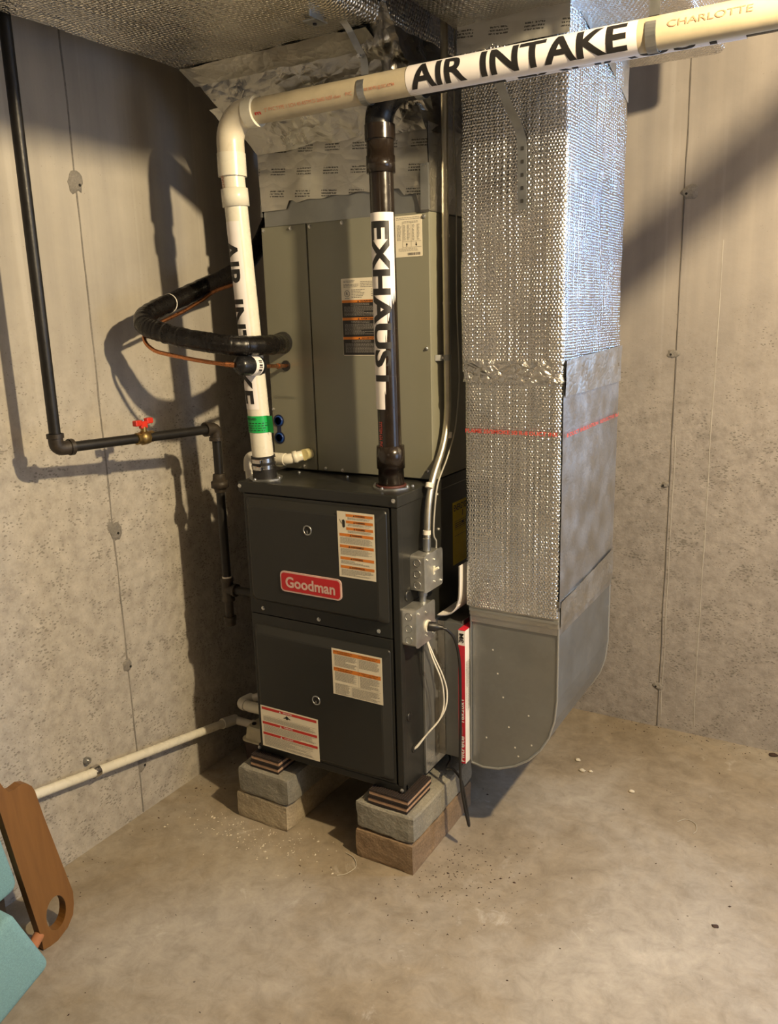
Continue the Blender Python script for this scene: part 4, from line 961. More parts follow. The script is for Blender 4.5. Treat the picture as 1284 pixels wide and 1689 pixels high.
EX, EY, EZ = 0.460, 0.092, 1.883
def exhaust():
    t = thing('exhaust_pipe', (EX, EY, H), 'black plastic exhaust pipe with a white sticker rising in front of the coil', 'pipe')
    MB().cyl((EX+0.004, EY, H+0.002), (EX-0.002, EY, 1.80), PR, 28).build('riser', 'abs', t)
    mb = MB()
    lathe(mb, (EX+0.004, EY, H+0.004), (EX+0.004, EY, 2), [(0, PR+0.004), (0.05, PR+0.004), (0.05, PR+0.0075), (0.085, PR+0.0075), (0.112, PR+0.0065), (0.112, PR)]); mb.build('base_coupling', 'abs', t)
    mb = MB(); lathe(mb, (EX-0.002, EY, 1.690), (EX-0.002, EY, 2), [(0, PR), (0, PR+0.0055), (0.040, PR+0.0055), (0.040, PR+0.0035), (0.085, PR+0.0035)]); mb.build('coupling', 'abs', t)
    bend = []; C = Vector((EX+0.078, EY, EZ-0.080))
    for k in range(13):
        a = PI-PI/2*k/12; bend.append((C.x-0.002+0.080*math.cos(a), EY, C.z+0.080*math.sin(a)))
    MB().tube([(EX-0.004, EY, 1.765)]+bend+[(C.x+0.05, EY, EZ)], PR+0.0045, 28).build('elbow', 'abs_side', t)
    mb = MB(); mb.tube([(EX-0.002, EY, 1.768), (EX-0.002, EY, 1.803)], PR+0.0075, 28); mb.build('elbow_hub', 'abs', t)
    MB().tube([(C.x+0.03, EY, EZ), (1.56, EY, EZ+0.004)], PR, 28).build('overhead_run', 'abs_side', t)
    MB().tube(fillet([(1.525, EY, EZ+0.004), (1.588, EY, EZ+0.004), (1.638, EY, EZ+0.045)], 0.04, 8), PR+0.0055, 28).build('elbow', 'abs_side', t)
    MB().tube([(1.62, EY, EZ+0.030), (2.02, EY, EZ+0.358)], PR, 28).build('upper_run', 'abs_side', t)
    MB().tube([(2.01, EY, EZ+0.35), (2.10, EY, EZ+0.43), (2.10, EY, CEIL)], PR, 28).build('upper_riser', 'abs_side', t)
    fn = wrap((0, EY, EZ+0.001), (1, 0, 0), (0, -1, 0), (0, 0, 1), PR+0.0006, 0); fn2 = wrap((0, EY, EZ+0.001), (1, 0, 0), (0, -1, 0), (0, 0, 1), PR+0.0012, 0)
    sleeve(MB(), fn, 0.80, 1.31, -2.1, 0.9, 30).build('sticker', 'paper', t)
    mb = MB(); text_wrapped(mb, 'EXHAUST', lambda a, b: fn2(0.83+a, -1.55+b/PR), 0.45, 0.052, 14, 0.018); mb.build('lettering', 'ink', t)
    # sticker on the riser, letters turned to read downwards
    az = math.radians(15); ref = Vector((math.sin(az), -math.cos(az), 0)); side = Vector((math.cos(az), math.sin(az), 0))
    fr = wrap((EX, EY, 0), (0, 0, 1), ref, side, PR+0.0006, 0); fr2 = wrap((EX, EY, 0), (0, 0, 1), ref, side, PR+0.0012, 0)
    sleeve(MB(), fr, 1.593, 1.093, -1.25, 1.28, 26).build('riser_sticker', 'paper', t)
    mb = MB(); text_wrapped(mb, 'EXHAUST', lambda a, b: fr2(1.572-a, -0.93+b/PR), 0.428, 0.0535, 14, 0.036); mb.build('riser_lettering', 'ink', t)
    mb = MB(); text_wrapped(mb, 'SYSTEM 636 PVC', lambda a, b: fr2(1.06-a, -0.62+b/PR), 0.07, 0.010, 3); mb.build('pipe_print', 'ink_red', t)
    return t
exhaust()

def band(mb, pts, wv, th=0.0012):
    """flat strip along pts; wv = half width vector"""
    pts = [Vector(p) for p in pts]; wv = Vector(wv); vs = []; fs = []; n = len(pts)
    for i, p in enumerate(pts):
        tn = (pts[min(i+1, n-1)]-pts[max(i-1, 0)]).normalized(); nn = tn.cross(wv).normalized()*th
        vs += [p-wv, p+wv, p+wv+nn, p-wv+nn]
    for i in range(n-1):
        a = 4*i
        for k in range(4): k2 = (k+1) % 4; fs.append((a+k, a+k2, a+4+k2, a+4+k))
    return mb.add(vs, fs, False)
def hangers():
    r = PR+0.0022
    # strap at the elbow end, fixed to the edge of the supply trunk
    t = thing('pipe_hanger', (0.466, IY, IZ-0.04), 'bent steel strap holding the intake pipe under the supply duct', 'hanger', 'pipe hangers')
    pts = [(0.466, IY+r*math.cos(a), IZ+r*math.sin(a)) for a in [math.radians(x) for x in range(100, -221, -12)]]
    band(MB(), pts, (0.0095, 0, 0)).build('loop', 'zinc', t)
    band(MB(), spline([(0.466, IY-0.006, IZ+0.033), (0.466, 0.012, 1.935), (0.452, 0.005, 1.965), (0.435, 0.0, 2.0), (0.425, -0.02, 2.019), (0.415, -0.06, 2.02)], 6), (0.0095, 0, 0)).build('strap_tail', 'zinc', t)
    MB().tube([(0.462, 0.004, 1.938), (0.462, -0.006, 1.938)], 0.005, 8).build('bolt', 'screw', t)
    # second strap further right
    t = thing('pipe_hanger', (1.145, IY, IZ-0.04), 'steel strap looped round the intake pipe at the right end of its sticker', 'hanger', 'pipe hangers')
    pts = [(1.145, IY+r*math.cos(a), IZ+0.002+r*math.sin(a)) for a in [math.radians(x) for x in range(100, -221, -12)]]
    band(MB(), pts, (0.0105, 0, 0)).build('loop', 'zinc', t)
    band(MB(), [(1.145, IY-0.004, IZ+0.036), (1.145, IY-0.006, 2.08), (1.145, IY-0.006, 2.40)], (0.0105, 0, 0)).build('strap_tail', 'zinc', t)
    # clip on the exhaust elbow
    t = thing('pipe_hanger', (0.60, EY, EZ-0.03), 'short steel clip under the exhaust elbow behind the intake sticker', 'hanger', 'pipe hangers')
    r2 = PR+0.006
    band(MB(), [(0.578, EY+r2*math.cos(a), EZ+r2*math.sin(a)) for a in [math.radians(x) for x in range(60, -240, -12)]], (0.010, 0, 0)).build('loop', 'zinc', t)
    # tab screwed to the underside of the supply trunk
    t = thing('duct_bracket', (0.38, -0.05, 2.015), 'small bent steel tab under the supply duct', 'bracket')
    MB().box((0.365, -0.09, 2.006), (0.405, -0.045, 2.010), 0.001).build('plate', 'zinc', t)
    MB().box((0.40, -0.115, 2.006), (0.404, -0.06, 2.04), 0.001).build('flange', 'zinc', t)
    MB().tube([(0.383, -0.066, 2.006), (0.383, -0.066, 2.003)], 0.005, 8).build('screw', 'hole', t)
hangers()

# ================================================================== GAS LINE
def gas():
    t = thing('gas_pipe', (-0.11, -0.25, 0.40), 'black iron gas pipe stepping down the left wall to the furnace', 'pipe')
    X = -0.11; R = 0.0135; RX, RY = -0.190, -0.472
    def run(y): return RX+(X-RX)*(y-RY)/(0.032-RY)
    MB().tube([(RX, RY, 2.55), (RX, RY, 1.06)], R+0.001, 16).build('wall_riser', 'ironblack', t)
    MB().tube([(run(RY+0.02), RY+0.02, 1.030), (X, 0.015, 1.022)], R, 16).build('cross_run', 'ironblack', t)
    MB().tube([(X, 0.032, 1.0), (X, 0.032, 0.875)], R, 16).build('upper_drop', 'ironblack', t)
    MB().tube([(X, 0.032, 0.84), (X, 0.032, 0.55)], R, 16).build('lower_drop', 'ironblack', t)
    MB().tube([(X, 0.032, 0.50), (X, 0.032, 0.41)], R, 16).build('drip_leg', 'malleable', t)
    def elbow(a, b, c):
        mb = MB(); mb.tube(fillet([a, b, c], 0.03, 8), 0.0185, 18)
        a, b, c = map(Vector, (a, b, c))
        for e, o in ((a, b), (c, b)):
            d = (o-e).normalized(); mb.tube([e, e+d*0.011], 0.0215, 18)
        return mb.build('elbow', 'malleable', t)
    elbow((RX, RY, 1.069), (RX, RY, 1.030), (run(RY+0.044), RY+0.044, 1.030)); elbow((run(-0.008), -0.008, 1.023), (X, 0.032, 1.022), (X, 0.032, 0.985))
    # union
    mb = MB(); lathe(mb, (X, 0.032, 0.826), (X, 0.032, 1), [(0, 0.017), (0.012, 0.019), (0.014, 0.019), (0.014, 0.0265), (0.034, 0.0265), (0.034, 0.0215), (0.056, 0.019), (0.058, 0.016)], 8); mb.build('union', 'malleable', t)
    mb = MB(); lathe(mb, (X, 0.032, 0.475), (X, 0.032, 1), [(0, 0.020), (0.010, 0.020), (0.012, 0.018), (0.063, 0.018), (0.065, 0.0205), (0.076, 0.0205)], 18)
    mb.tube([(X, 0.032, 0.513), (X+0.030, 0.034, 0.513)], 0.0185, 16); mb.tube([(X+0.024, 0.034, 0.513), (X+0.034, 0.034, 0.513)], 0.0205, 16); mb.build('tee', 'malleable', t)
    MB().tube([(X+0.025, 0.034, 0.513), (0.004, 0.036, 0.513)], R, 14).build('branch', 'ironblack', t)
    mb = MB(); lathe(mb, (X, 0.032, 0.392), (X, 0.032, 1), [(0, 0.014), (0.003, 0.018), (0.016, 0.018), (0.018, 0.0205), (0.030, 0.0205)], 12); mb.build('cap', 'malleable', t)
    # shut-off valve
    y = -0.215; z = 1.026; XV = X; X = run(y)
    mb = MB(); lathe(mb, (X, y-0.030, z), (X, y+1, z), [(0, 0.0165), (0.012, 0.0165), (0.014, 0.015), (0.020, 0.020), (0.040, 0.020), (0.046, 0.015), (0.048, 0.0165), (0.062, 0.0165)], 8)
    mb.tube([(X, y, z+0.012), (X, y, z+0.030)], 0.0085, 12); v = mb.build('shutoff_valve', 'brass', t)
    mb = MB(); mb.box((X-0.008, y-0.032, z+0.034), (X+0.008, y-0.009, z+0.050), 0.003); mb.box((X-0.008, y+0.009, z+0.037), (X+0.008, y+0.032, z+0.053), 0.003); mb.box((X-0.006, y-0.012, z+0.026), (X+0.006, y+0.012, z+0.046), 0.002); mb.build('handle', 'red_plastic', v, 'red butterfly handle')
    MB().tube([(X, y, z+0.044), (X, y, z+0.050)], 0.004, 8).build('handle_nut', 'screw', v)
    for a, b in (((run(RY+0.044), RY+0.044, 1.030), (run(RY+0.050), RY+0.050, 1.030)), ((XV, 0.032, 0.846), (XV, 0.032, 0.835)), ((XV, 0.032, 0.556), (XV, 0.032, 0.549))):
        MB().tube([a, b], 0.0150, 14).build('thread_sealant', 'pvc_dull', t)
gas()

# ================================================================== REFRIGERANT LINES
def refrigerant():
    t = thing('suction_line', (-0.1, -0.1, 1.27), 'thick black insulated refrigerant line looping out of the coil cabinet', 'pipe')
    path = spline([(0.035, 0.215, 1.267), (0.046, 0.175, 1.266), (0.080, 0.115, 1.266), (0.108, 0.04, 1.266), (0.110, -0.03, 1.267), (0.080, -0.082, 1.270), (0.020, -0.112, 1.280), (-0.055, -0.128, 1.293), (-0.120, -0.142, 1.310), (-0.170, -0.150, 1.327), (-0.200, -0.125, 1.352), (-0.206, -0.07, 1.374), (-0.205, 0.02, 1.402), (-0.205, 0.12, 1.435), (-0.205, 0.25, 1.475), (-0.205, 0.36, 1.53), (-0.207, 0.48, 1.66), (-0.21, 0.60, 1.90), (-0.21, 0.64, 2.3)], 12)
    rr = [0.0272+0.0012*noise.noise((i*0.23, 2, 0))+0.0005*math.sin(i*1.3) for i in range(len(path))]
    MB().tube(path, rr, 22).build('insulation', 'insul', t)
    mb = MB(); p0 = Vector((0.036, 0.172, 1.266))
    mb.tube([(0.035, 0.199, 1.267), (0.044, 0.172, 1.266), (0.052, 0.160, 1.266)], [0.0325, 0.031, 0.0282], 22); mb.build('tape_collar', 'rubber', t)
    for i in (10, 18, 26, 33, 52, 60, 70, 84, 92, 99, 104, 110, 118):
        MB().tube([path[i], path[i+1], path[i+2], path[i+3]], [rr[i]-0.001, rr[i+1]+0.0011, rr[i+2]+0.0009, rr[i+3]-0.001], 20).build('tape_wrap', 'insul', t)
    t = thing('liquid_line', (-0.05, -0.05, 1.2), 'thin copper refrigerant line with a black filter drier', 'pipe')
    lp = spline([(0.040, 0.205, 1.198), (0.055, 0.16, 1.200), (0.088, 0.09, 1.204), (0.110, 0.03, 1.208), (0.112, 0.008, 1.209)], 8)
    MB().tube(lp, 0.0058, 12).build('stub', 'copper', t)
    MB().tube([(0.064, 0.140, 1.2012), (0.080, 0.107, 1.203)], 0.0082, 12).build('joint', 'copper', t)
    lp = spline([(0.092, -0.097, 1.219), (0.066, -0.118, 1.223), (0.0, -0.140, 1.234), (-0.08, -0.152, 1.248), (-0.140, -0.158, 1.262), (-0.180, -0.152, 1.290), (-0.190, -0.125, 1.318), (-0.180, -0.08, 1.338), (-0.175, 0.0, 1.365), (-0.175, 0.08, 1.396), (-0.178, 0.15, 1.425), (-0.180, 0.25, 1.448)], 10)
    MB().tube(lp, 0.0056, 12).build('copper_tube', 'copper', t)
    MB().tube([(0.092, -0.097, 1.219), (0.074, -0.112, 1.222)], 0.0078, 12).build('joint', 'copper', t)
    a = Vector((0.112, 0.008, 1.209)); b = Vector((0.094, -0.096, 1.2187)); d = (b-a).normalized(); L = (b-a).length
    prof = [(0, 0.007), (0.005, 0.012), (0.011, 0.022), (0.020, 0.0262), (L-0.020, 0.0262), (L-0.011, 0.022), (L-0.005, 0.012), (L, 0.007)]
    mb = MB(); lathe(mb, a, b, prof, 24); dr = mb.build('filter_drier', 'abs_side', t, 'black cylindrical filter drier')
    nx = Vector((1, 0, 0)); ny = d.cross(nx)
    fn = wrap(a, d, nx, ny if ny.z > 0 else -ny, 0.0267, 0); fn2 = wrap(a, d, nx, ny if ny.z > 0 else -ny, 0.0271, 0)
    sleeve(MB(), fn, 0.030, 0.056, -2.2, 1.9, 24).build('drier_label', 'paper', dr)
    mb = MB()
    for k in range(9): sleeve(mb, fn2, 0.034+(k % 2)*0.001, 0.046, -0.9+k*0.17, -0.9+k*0.17+0.05+0.05*(k % 3), 2)
    mb.build('barcode', 'ink', dr)
    MB().tube([path[139]+Vector((0.0265*math.cos(q), 0, 0.0265*math.sin(q)))+Vector((0.006*math.cos(q), 0, 0)) for q in [2*PI*k/20 for k in range(21)]], 0.0016, 6, False).build('cable_tie', 'wirewhite', thing('cable_tie', (-0.2, 0.12, 1.43), 'pale cable tie binding the copper line to the black insulated line', 'cable tie'))
refrigerant()

# ================================================================== CONDENSATE DRAINS
def drains():
    t = thing('coil_drain', (0.03, 0.15, 0.90), 'short white plastic drain fitting leaving the bottom of the coil cabinet', 'pipe')
    z = 0.922
    MB().tube([(0.110, 0.20, z+0.010), (0.110, 0.172, z+0.010)], 0.0175, 18).build('socket', 'clear', t)
    mb = MB(); lathe(mb, (0.110, 0.165, z+0.009), (0.07, 0.13, z), [(0, 0.0165), (0.016, 0.0165), (0.017, 0.020), (0.030, 0.020), (0.030, 0.017)], 6); mb.build('hex_adapter', 'pvc', t)
    MB().tube(fillet([(0.098, 0.158, z+0.006), (0.075, 0.135, z), (0.050, 0.135, z)], 0.02), 0.0165, 18).build('elbow', 'pvc', t)
    MB().tube([(0.068, 0.135, z), (0.020, 0.135, z)], 0.0185, 18).build('coupling', 'pvc', t)
    MB().tube(fillet([(0.03, 0.135, z), (-0.075, 0.135, z), (-0.075, 0.135, 0.80)], 0.045, 8), 0.0145, 18).build('pipe', 'pvc_dull', t)
    MB().tube(fillet([(-0.03, 0.135, z), (-0.075, 0.135, z), (-0.075, 0.135, 0.878)], 0.04, 8), 0.0185, 18).build('corner_elbow', 'pvc_dull', t)
    MB().tube([(-0.075, 0.135, 0.84), (-0.075, 0.16, 0.05)], 0.0135, 16).build('down_pipe', 'pvc_dull', t)
    # drain line clipped along the left wall
    t = thing('drain_pipe', (LW+0.03, -0.2, 0), 'white plastic drain line clipped low along the left wall', 'pipe')
    MB().tube([(-0.325, -1.9, 0.30), (-0.325, -0.56, 0.061), (-0.300, 0.215, -0.068)], 0.0145, 18).build('pipe', 'pvc', t)
    MB().tube([(-0.302, 0.160, -0.058), (-0.298, 0.225, -0.070)], 0.0185, 18).build('coupling', 'pvc_dull', t)
    MB().tube([(-0.297, 0.222, -0.070), (-0.06, 0.24, -0.082)], 0.0145, 16).build('cross_pipe', 'pvc_dull', t)
    MB().tube([(-0.225, 0.228, -0.073), (-0.205, 0.229, -0.075)], 0.0175, 16).build('coupling', 'pvc_dull', t)
    # clip
    c = thing('pipe_clip', (LW, -0.355, 0.02), 'steel clip screwed to the left wall holding the white drain line', 'clip')
    cy, cz = -0.372, 0.0285
    band(MB(), [(-0.323+0.0190*math.cos(a), cy, cz+0.0190*math.sin(a)) for a in [math.radians(q) for q in range(-170, 171, 17)]], (0, 0.010, 0), 0.002).build('loop', 'steel', c)
    MB().tube([(LW, cy-0.005, cz+0.032), (LW+0.012, cy-0.005, cz+0.032)], 0.011, 12).build('anchor_foot', 'zinc', c)
    MB().tube([(LW+0.012, cy-0.005, cz+0.032), (LW+0.018, cy-0.005, cz+0.032)], 0.0055, 6).build('screw', 'screw', c)
    # furnace drain fitting left of the cabinet
    t = thing('furnace_drain', (-0.12, 0.15, 0.03), 'white plastic elbow beside the lower left edge of the furnace', 'pipe')
    MB().tube([(0.01, 0.15, 0.050), (-0.16, 0.15, 0.046), (-0.185, 0.155, 0.046)], 0.0185, 18).build('pipe', 'pvc', t)
    MB().tube(fillet([(-0.175, 0.152, 0.046), (-0.200, 0.156, 0.046), (-0.190, 0.20, 0.048)], 0.02), 0.0205, 18).build('elbow', 'pvc_dull', t)
    MB().tube([(-0.19, 0.19, 0.05), (-0.07, 0.27, 0.085)], 0.014, 14).build('back_pipe', 'pvc_dull', t)
    # condensate pump
    t = thing('condensate_pump', (-0.10, 0.30, -FZ), 'condensate pump with a cream cover behind the left blocks', 'pump')
    mb = MB(); rings = []
    for zz, g in ((-0.2299, 0.0), (-0.215, 0.004), (-0.095, 0.012)): rings.append([(x, y, zz) for x, y in rrect(-0.200-g, -0.07+g, 0.165-g, 0.46+g, 0.02, 4)])
    mb.loft(rings, True); mb.build('tank', 'pumpblack', t)
    mb = MB(); rings = []
    for zz, g in ((-0.095, 0.014), (-0.088, 0.014), (-0.088, 0.006), (-0.050, 0.002), (-0.044, -0.004)): rings.append([(x, y, zz) for x, y in rrect(-0.200-g, -0.07+g, 0.165-g, 0.46+g, 0.02, 4)])
    mb.loft(rings, False); mb.build('lid', 'pumpcream', t)
    MB().box((-0.150, 0.26, -0.045), (-0.06, 0.40, 0.02), 0.01).build('motor_cover', 'pumpcream', t)
    MB().tube([(-0.145, 0.225, -0.045), (-0.145, 0.225, 0.01)], 0.014, 14).build('inlet_pipe', 'pvc_dull', t)
    mb = MB(); mb.tube([(-0.180, 0.19, -0.044), (-0.180, 0.19, -0.040)], 0.008, 12); mb.build('inlet_plug', 'rubber', t)
drains()

# ================================================================== FILTER RACK AND FILTER
def filter_rack():
    t = thing('filter_rack', (0.59, 0.45, 0.0), 'bare steel filter rack joining the furnace side to the return boot', 'duct')
    MB().box((W, 0.118, 0.002), (W+0.008, 0.725, 0.468), 0.001).build('side_plate', 'galv_light', t)
    MB().box((W+0.008, 0.203, 0.030), (0.622, 0.70, 0.462), 0.0015).build('sleeve', 'galv', t)
    MB().patch((W+0.0085, 0.176, 0.03), (W+0.0085, 0.204, 0.03), (W+0.0085, 0.204, 0.462), (W+0.0085, 0.176, 0.462), 5, 50, 0.002, 20, 4).build('joint_tape', 'foil', t)
    MB().patch((W+0.009, 0.2015, 0.03), (0.566, 0.2015, 0.03), (0.566, 0.2015, 0.462), (W+0.009, 0.2015, 0.462), 5, 50, 0.002, 20, 6).build('joint_tape', 'foil', t)
    MB().box((0.622, 0.205, 0.030), (0.6245, 0.70, 0.470)).build('flange', 'galv', t)
    f = thing('air_filter', (0.637, 0.42, 0.035), 'red and white cardboard air filter standing in the slot of the filter rack', 'filter')
    x0, x1, y0, y1, z0, z1 = 0.6260, 0.6475, 0.170, 0.66, 0.036, 0.456
    MB().box((x0, y0+0.0006, z0), (x1, y1, z1), 0.0006).build('frame', 'filter_white', f)
    MB().box((x0-0.0003, y0-0.0002, z0), (x1-0.0004, y0+0.0008, z1-0.046)).build('red_edge', 'filter_red', f)
    MB().box((x0-0.0003, y0, z1), (x1+0.0003, y1, z1+0.0008)).build('red_top', 'filter_red', f)
    def vert(txt, z, ln, h, mat, x=None, bold=0.02):
        mb = MB(); text_flat(mb, txt, ((x1-0.0035) if x is None else x, y0-0.0012, z), (0, 0, 1), (-1, 0, 0), ln, h, bold); mb.build('lettering', mat, f)
    vert('3M', z1-0.036, 0.027, 0.0145, 'ink', bold=0.03); vert('Filtrete', z0+0.006, 0.083, 0.0155, 'paper'); vert('16x20x1', 0.170, 0.072, 0.0135, 'paper')
    mb = MB(); rnd = random.Random(9)
    fc = Face((x1+0.0004, y0+0.006, 0.36), (0, 0, -1), (0, 1, 0), (1, 0, 0)); fc.lines(mb, 0, 0, 0.16, 0.022, 0.005, 0.0006, rnd, 0.35)
    fc = Face((x0+0.004, y0-0.0008, 0.155), (0, 0, -1), (1, 0, 0), (0, -1, 0)); fc.lines(mb, 0, 0, 0.03, 0.012, 0.004, 0.0006, rnd, 0.35)
    mb.build('fine_print', 'ink_light', f, kind='stuff')
filter_rack()

# folded booklet tucked between furnace and duct
def booklet():
    t = thing('manual_booklet', (0.60, 0.22, 0.45), 'white folded manual lying on the filter rack and tucked against the return duct', 'booklet')
    prof = spline([(0.552, 0.480), (0.585, 0.487), (0.608, 0.505), (0.622, 0.535), (0.626, 0.575), (0.627, 0.640)], 8)
    for j, off in enumerate((0.0, 0.003, 0.006)):
        pts = [(p[0]-off*0.9 if i > 20 else p[0], p[1]-off*0.6+0.004) for i, p in enumerate([(v.x, v.y) for v in prof])]
        band(MB(), [(x, 0.27+0.002*j, z) for x, z in pts], (0, 0.085, 0), 0.0012).build('page', 'filter_white', t)
booklet()

# ================================================================== CONDUIT, BOXES, WIRES
def electrical():
    t = thing('conduit', (0.558, 0.2, 0.7), 'steel conduit bending down the furnace side to the switch box', 'conduit')
    path = fillet([(0.560, 0.262, 2.55), (0.560, 0.250, 1.60), (0.560, 0.252, 1.005), (0.560, 0.128, 0.868), (0.560, 0.112, 0.712)], 0.11, 12)
    MB().tube(path, 0.0098, 16).build('tube', 'emt', t)
    for a, b in (((0.56, 0.2535, 1.012), (0.56, 0.252, 0.995)), ((0.56, 0.137, 0.886), (0.56, 0.131, 0.874)), ((0.56, 0.1145, 0.757), (0.56, 0.1135, 0.745)), ((0.56, 0.2515, 1.545), (0.56, 0.2515, 1.538)), ((0.56, 0.2515, 1.37), (0.56, 0.2515, 1.363))):
        MB().tube([a, b], 0.0112, 14).build('wire_tie', 'pvc_dull' if a[2] < 1.2 else 'emt', t)
    MB().tube([(0.56, 0.1125, 0.735), (0.56, 0.112, 0.700)], 0.0118, 12).build('connector', 'zinc', t)
    band(MB(), [(0.5365, 0.225, 1.220), (0.552, 0.236, 1.220)]+[(0.56+0.0115*math.cos(a), 0.2505+0.0115*math.sin(a), 1.220) for a in [math.radians(q) for q in range(-150, 91, 20)]]+[(0.5365, 0.263, 1.220)], (0, 0, 0.008)).build('strap', 'zinc', t)
    MB().tube([(0.556, 0.236, 1.22), (0.559, 0.230, 1.22)], 0.004, 8).build('strap_screw', 'screw', t)
    def box(name, label, y0, y1, z0, z1, cat):
        b = thing(name, (0.555, (y0+y1)/2, z0), label, cat)
        mb = MB(); ring = rrect(y0, y1, z0, z1, 0.012, 4)
        mb.loft([[(0.5355, a, c) for a, c in ring], [(0.579, a, c) for a, c in ring]], True); mb.build('body', 'boxsteel', b)
        ring = rrect(y0-0.002, y1+0.002, z0-0.002, z1+0.002, 0.010, 3)
        mb = MB(); mb.loft([[(0.579, a, c) for a, c in ring], [(0.582, a, c) for a, c in ring]]); mb.build('cover', 'boxsteel', b)
        # knock-outs pressed in the front side of the box
        for zz in (z0+0.020, (z0+z1)/2, z1-0.020):
            c = Vector((0.558, y0, zz)); MB().tube([c+Vector((0.0105*math.cos(2*PI*k/18), -0.0004, 0.0105*math.sin(2*PI*k/18))) for k in range(19)], 0.0011, 6, False).build('knockout', 'zinc', b)
        screws(b, [(0.582, y0+0.012, z1-0.012), (0.582, y1-0.012, z0+0.012)], (1, 0, 0), 0.0036)
        screws(b, [(0.582, (y0+y1)/2, z1-0.020), (0.582, (y0+y1)/2, z0+0.020)], (1, 0, 0), 0.003)
        return b
    b = box('switch_box', 'upper steel box on the furnace side, with an ivory toggle switch', 0.058, 0.163, 0.594, 0.698, 'electrical box')
    mb = MB(); mb.box((0.582, 0.106, 0.634), (0.584, 0.116, 0.658), 0.0008); b.name = b.name; mb.build('switch_slot', 'ivory', b)
    mb = MB(); mb.tube([(0.583, 0.111, 0.646), (0.596, 0.112, 0.655)], [0.0048, 0.0036], 8); mb.build('toggle', 'ivory', b)
    MB().tube([(0.560, 0.085, 0.600), (0.560, 0.082, 0.552)], 0.0105, 14).build('nipple', 'zinc', b)
    MB().tube([(0.560, 0.0845, 0.590), (0.560, 0.084, 0.578)], 0.014, 6).build('locknut', 'zinc', b)
    b = box('outlet_box', 'lower steel box on the furnace side, with a round ivory outlet', 0.004, 0.112, 0.452, 0.560, 'electrical box')
    MB().tube([(0.582, 0.066, 0.497), (0.586, 0.066, 0.497)], 0.0175, 22).build('outlet', 'ivory', b)
    # black power cord with plug
    c = thing('power_cord', (0.64, 0.13, 0.0), 'black power cord plugged into the outlet box and hanging to the blocks', 'cord')
    mb = MB(); lathe(mb, (0.586, 0.066, 0.497), (0.66, 0.10, 0.488), [(0, 0.0135), (0.018, 0.0135), (0.024, 0.010), (0.032, 0.0075), (0.040, 0.0068)], 16); mb.build('plug', 'cord', c)
    cp = spline([(0.618, 0.080, 0.493), (0.632, 0.090, 0.484), (0.647, 0.105, 0.455), (0.652, 0.122, 0.39), (0.651, 0.13, 0.30), (0.650, 0.131, 0.174), (0.648, 0.131, 0.06), (0.651, 0.130, -0.01), (0.662, 0.130, -0.08), (0.672, 0.131, -0.128), (0.674, 0.134, -0.140), (0.671, 0.137, -0.125), (0.659, 0.138, -0.05), (0.647, 0.138, 0.000), (0.625, 0.142, 0.022), (0.600, 0.16, 0.016), (0.578, 0.185, -0.005), (0.560, 0.22, -0.02), (0.53, 0.30, -0.035), (0.42, 0.42, -0.04)], 9)
    MB().tube(cp, 0.0042, 10).build('cable', 'cord', c)
    # pair of white low voltage wires
    for k, (dy, dx, lab) in enumerate(((0.0, 0.0, 'outer'), (-0.010, -0.006, 'inner'))):
        p = spline([(0.575, 0.078+dy*0.3, 0.448), (0.588, 0.090+dy, 0.40), (0.604, 0.112+dy*1.4, 0.335), (0.612+dx, 0.122+dy, 0.285), (0.610+dx, 0.118+dy*0.3, 0.235), (0.594, 0.103, 0.195), (0.566, 0.080, 0.155), (0.546, 0.064, 0.122+0.004*k), (0.534, 0.058, 0.110)], 9)
        MB().tube(p, 0.0025, 8).build('thermostat_wire', 'wirewhite', None, '%s of two white wires running from the outlet box into the furnace side' % lab, 'wire', 'low voltage wires')
    # thin grey control wire tied along the conduit
    p = spline([(0.575, 0.285, 2.54), (0.576, 0.285, 2.0), (0.577, 0.272, 1.80), (0.577, 0.283, 1.62), (0.576, 0.283, 1.38), (0.577, 0.292, 1.20), (0.577, 0.290, 1.13), (0.575, 0.268, 1.02), (0.575, 0.215, 0.945), (0.575, 0.158, 0.885), (0.575, 0.136, 0.82), (0.575, 0.126, 0.748), (0.575, 0.140, 0.722), (0.572, 0.146, 0.700)], 9)
    MB().tube(p, 0.0024, 8).build('control_wire', 'wiregrey', None, 'thin grey wire tied along the steel conduit', 'wire')
electrical()

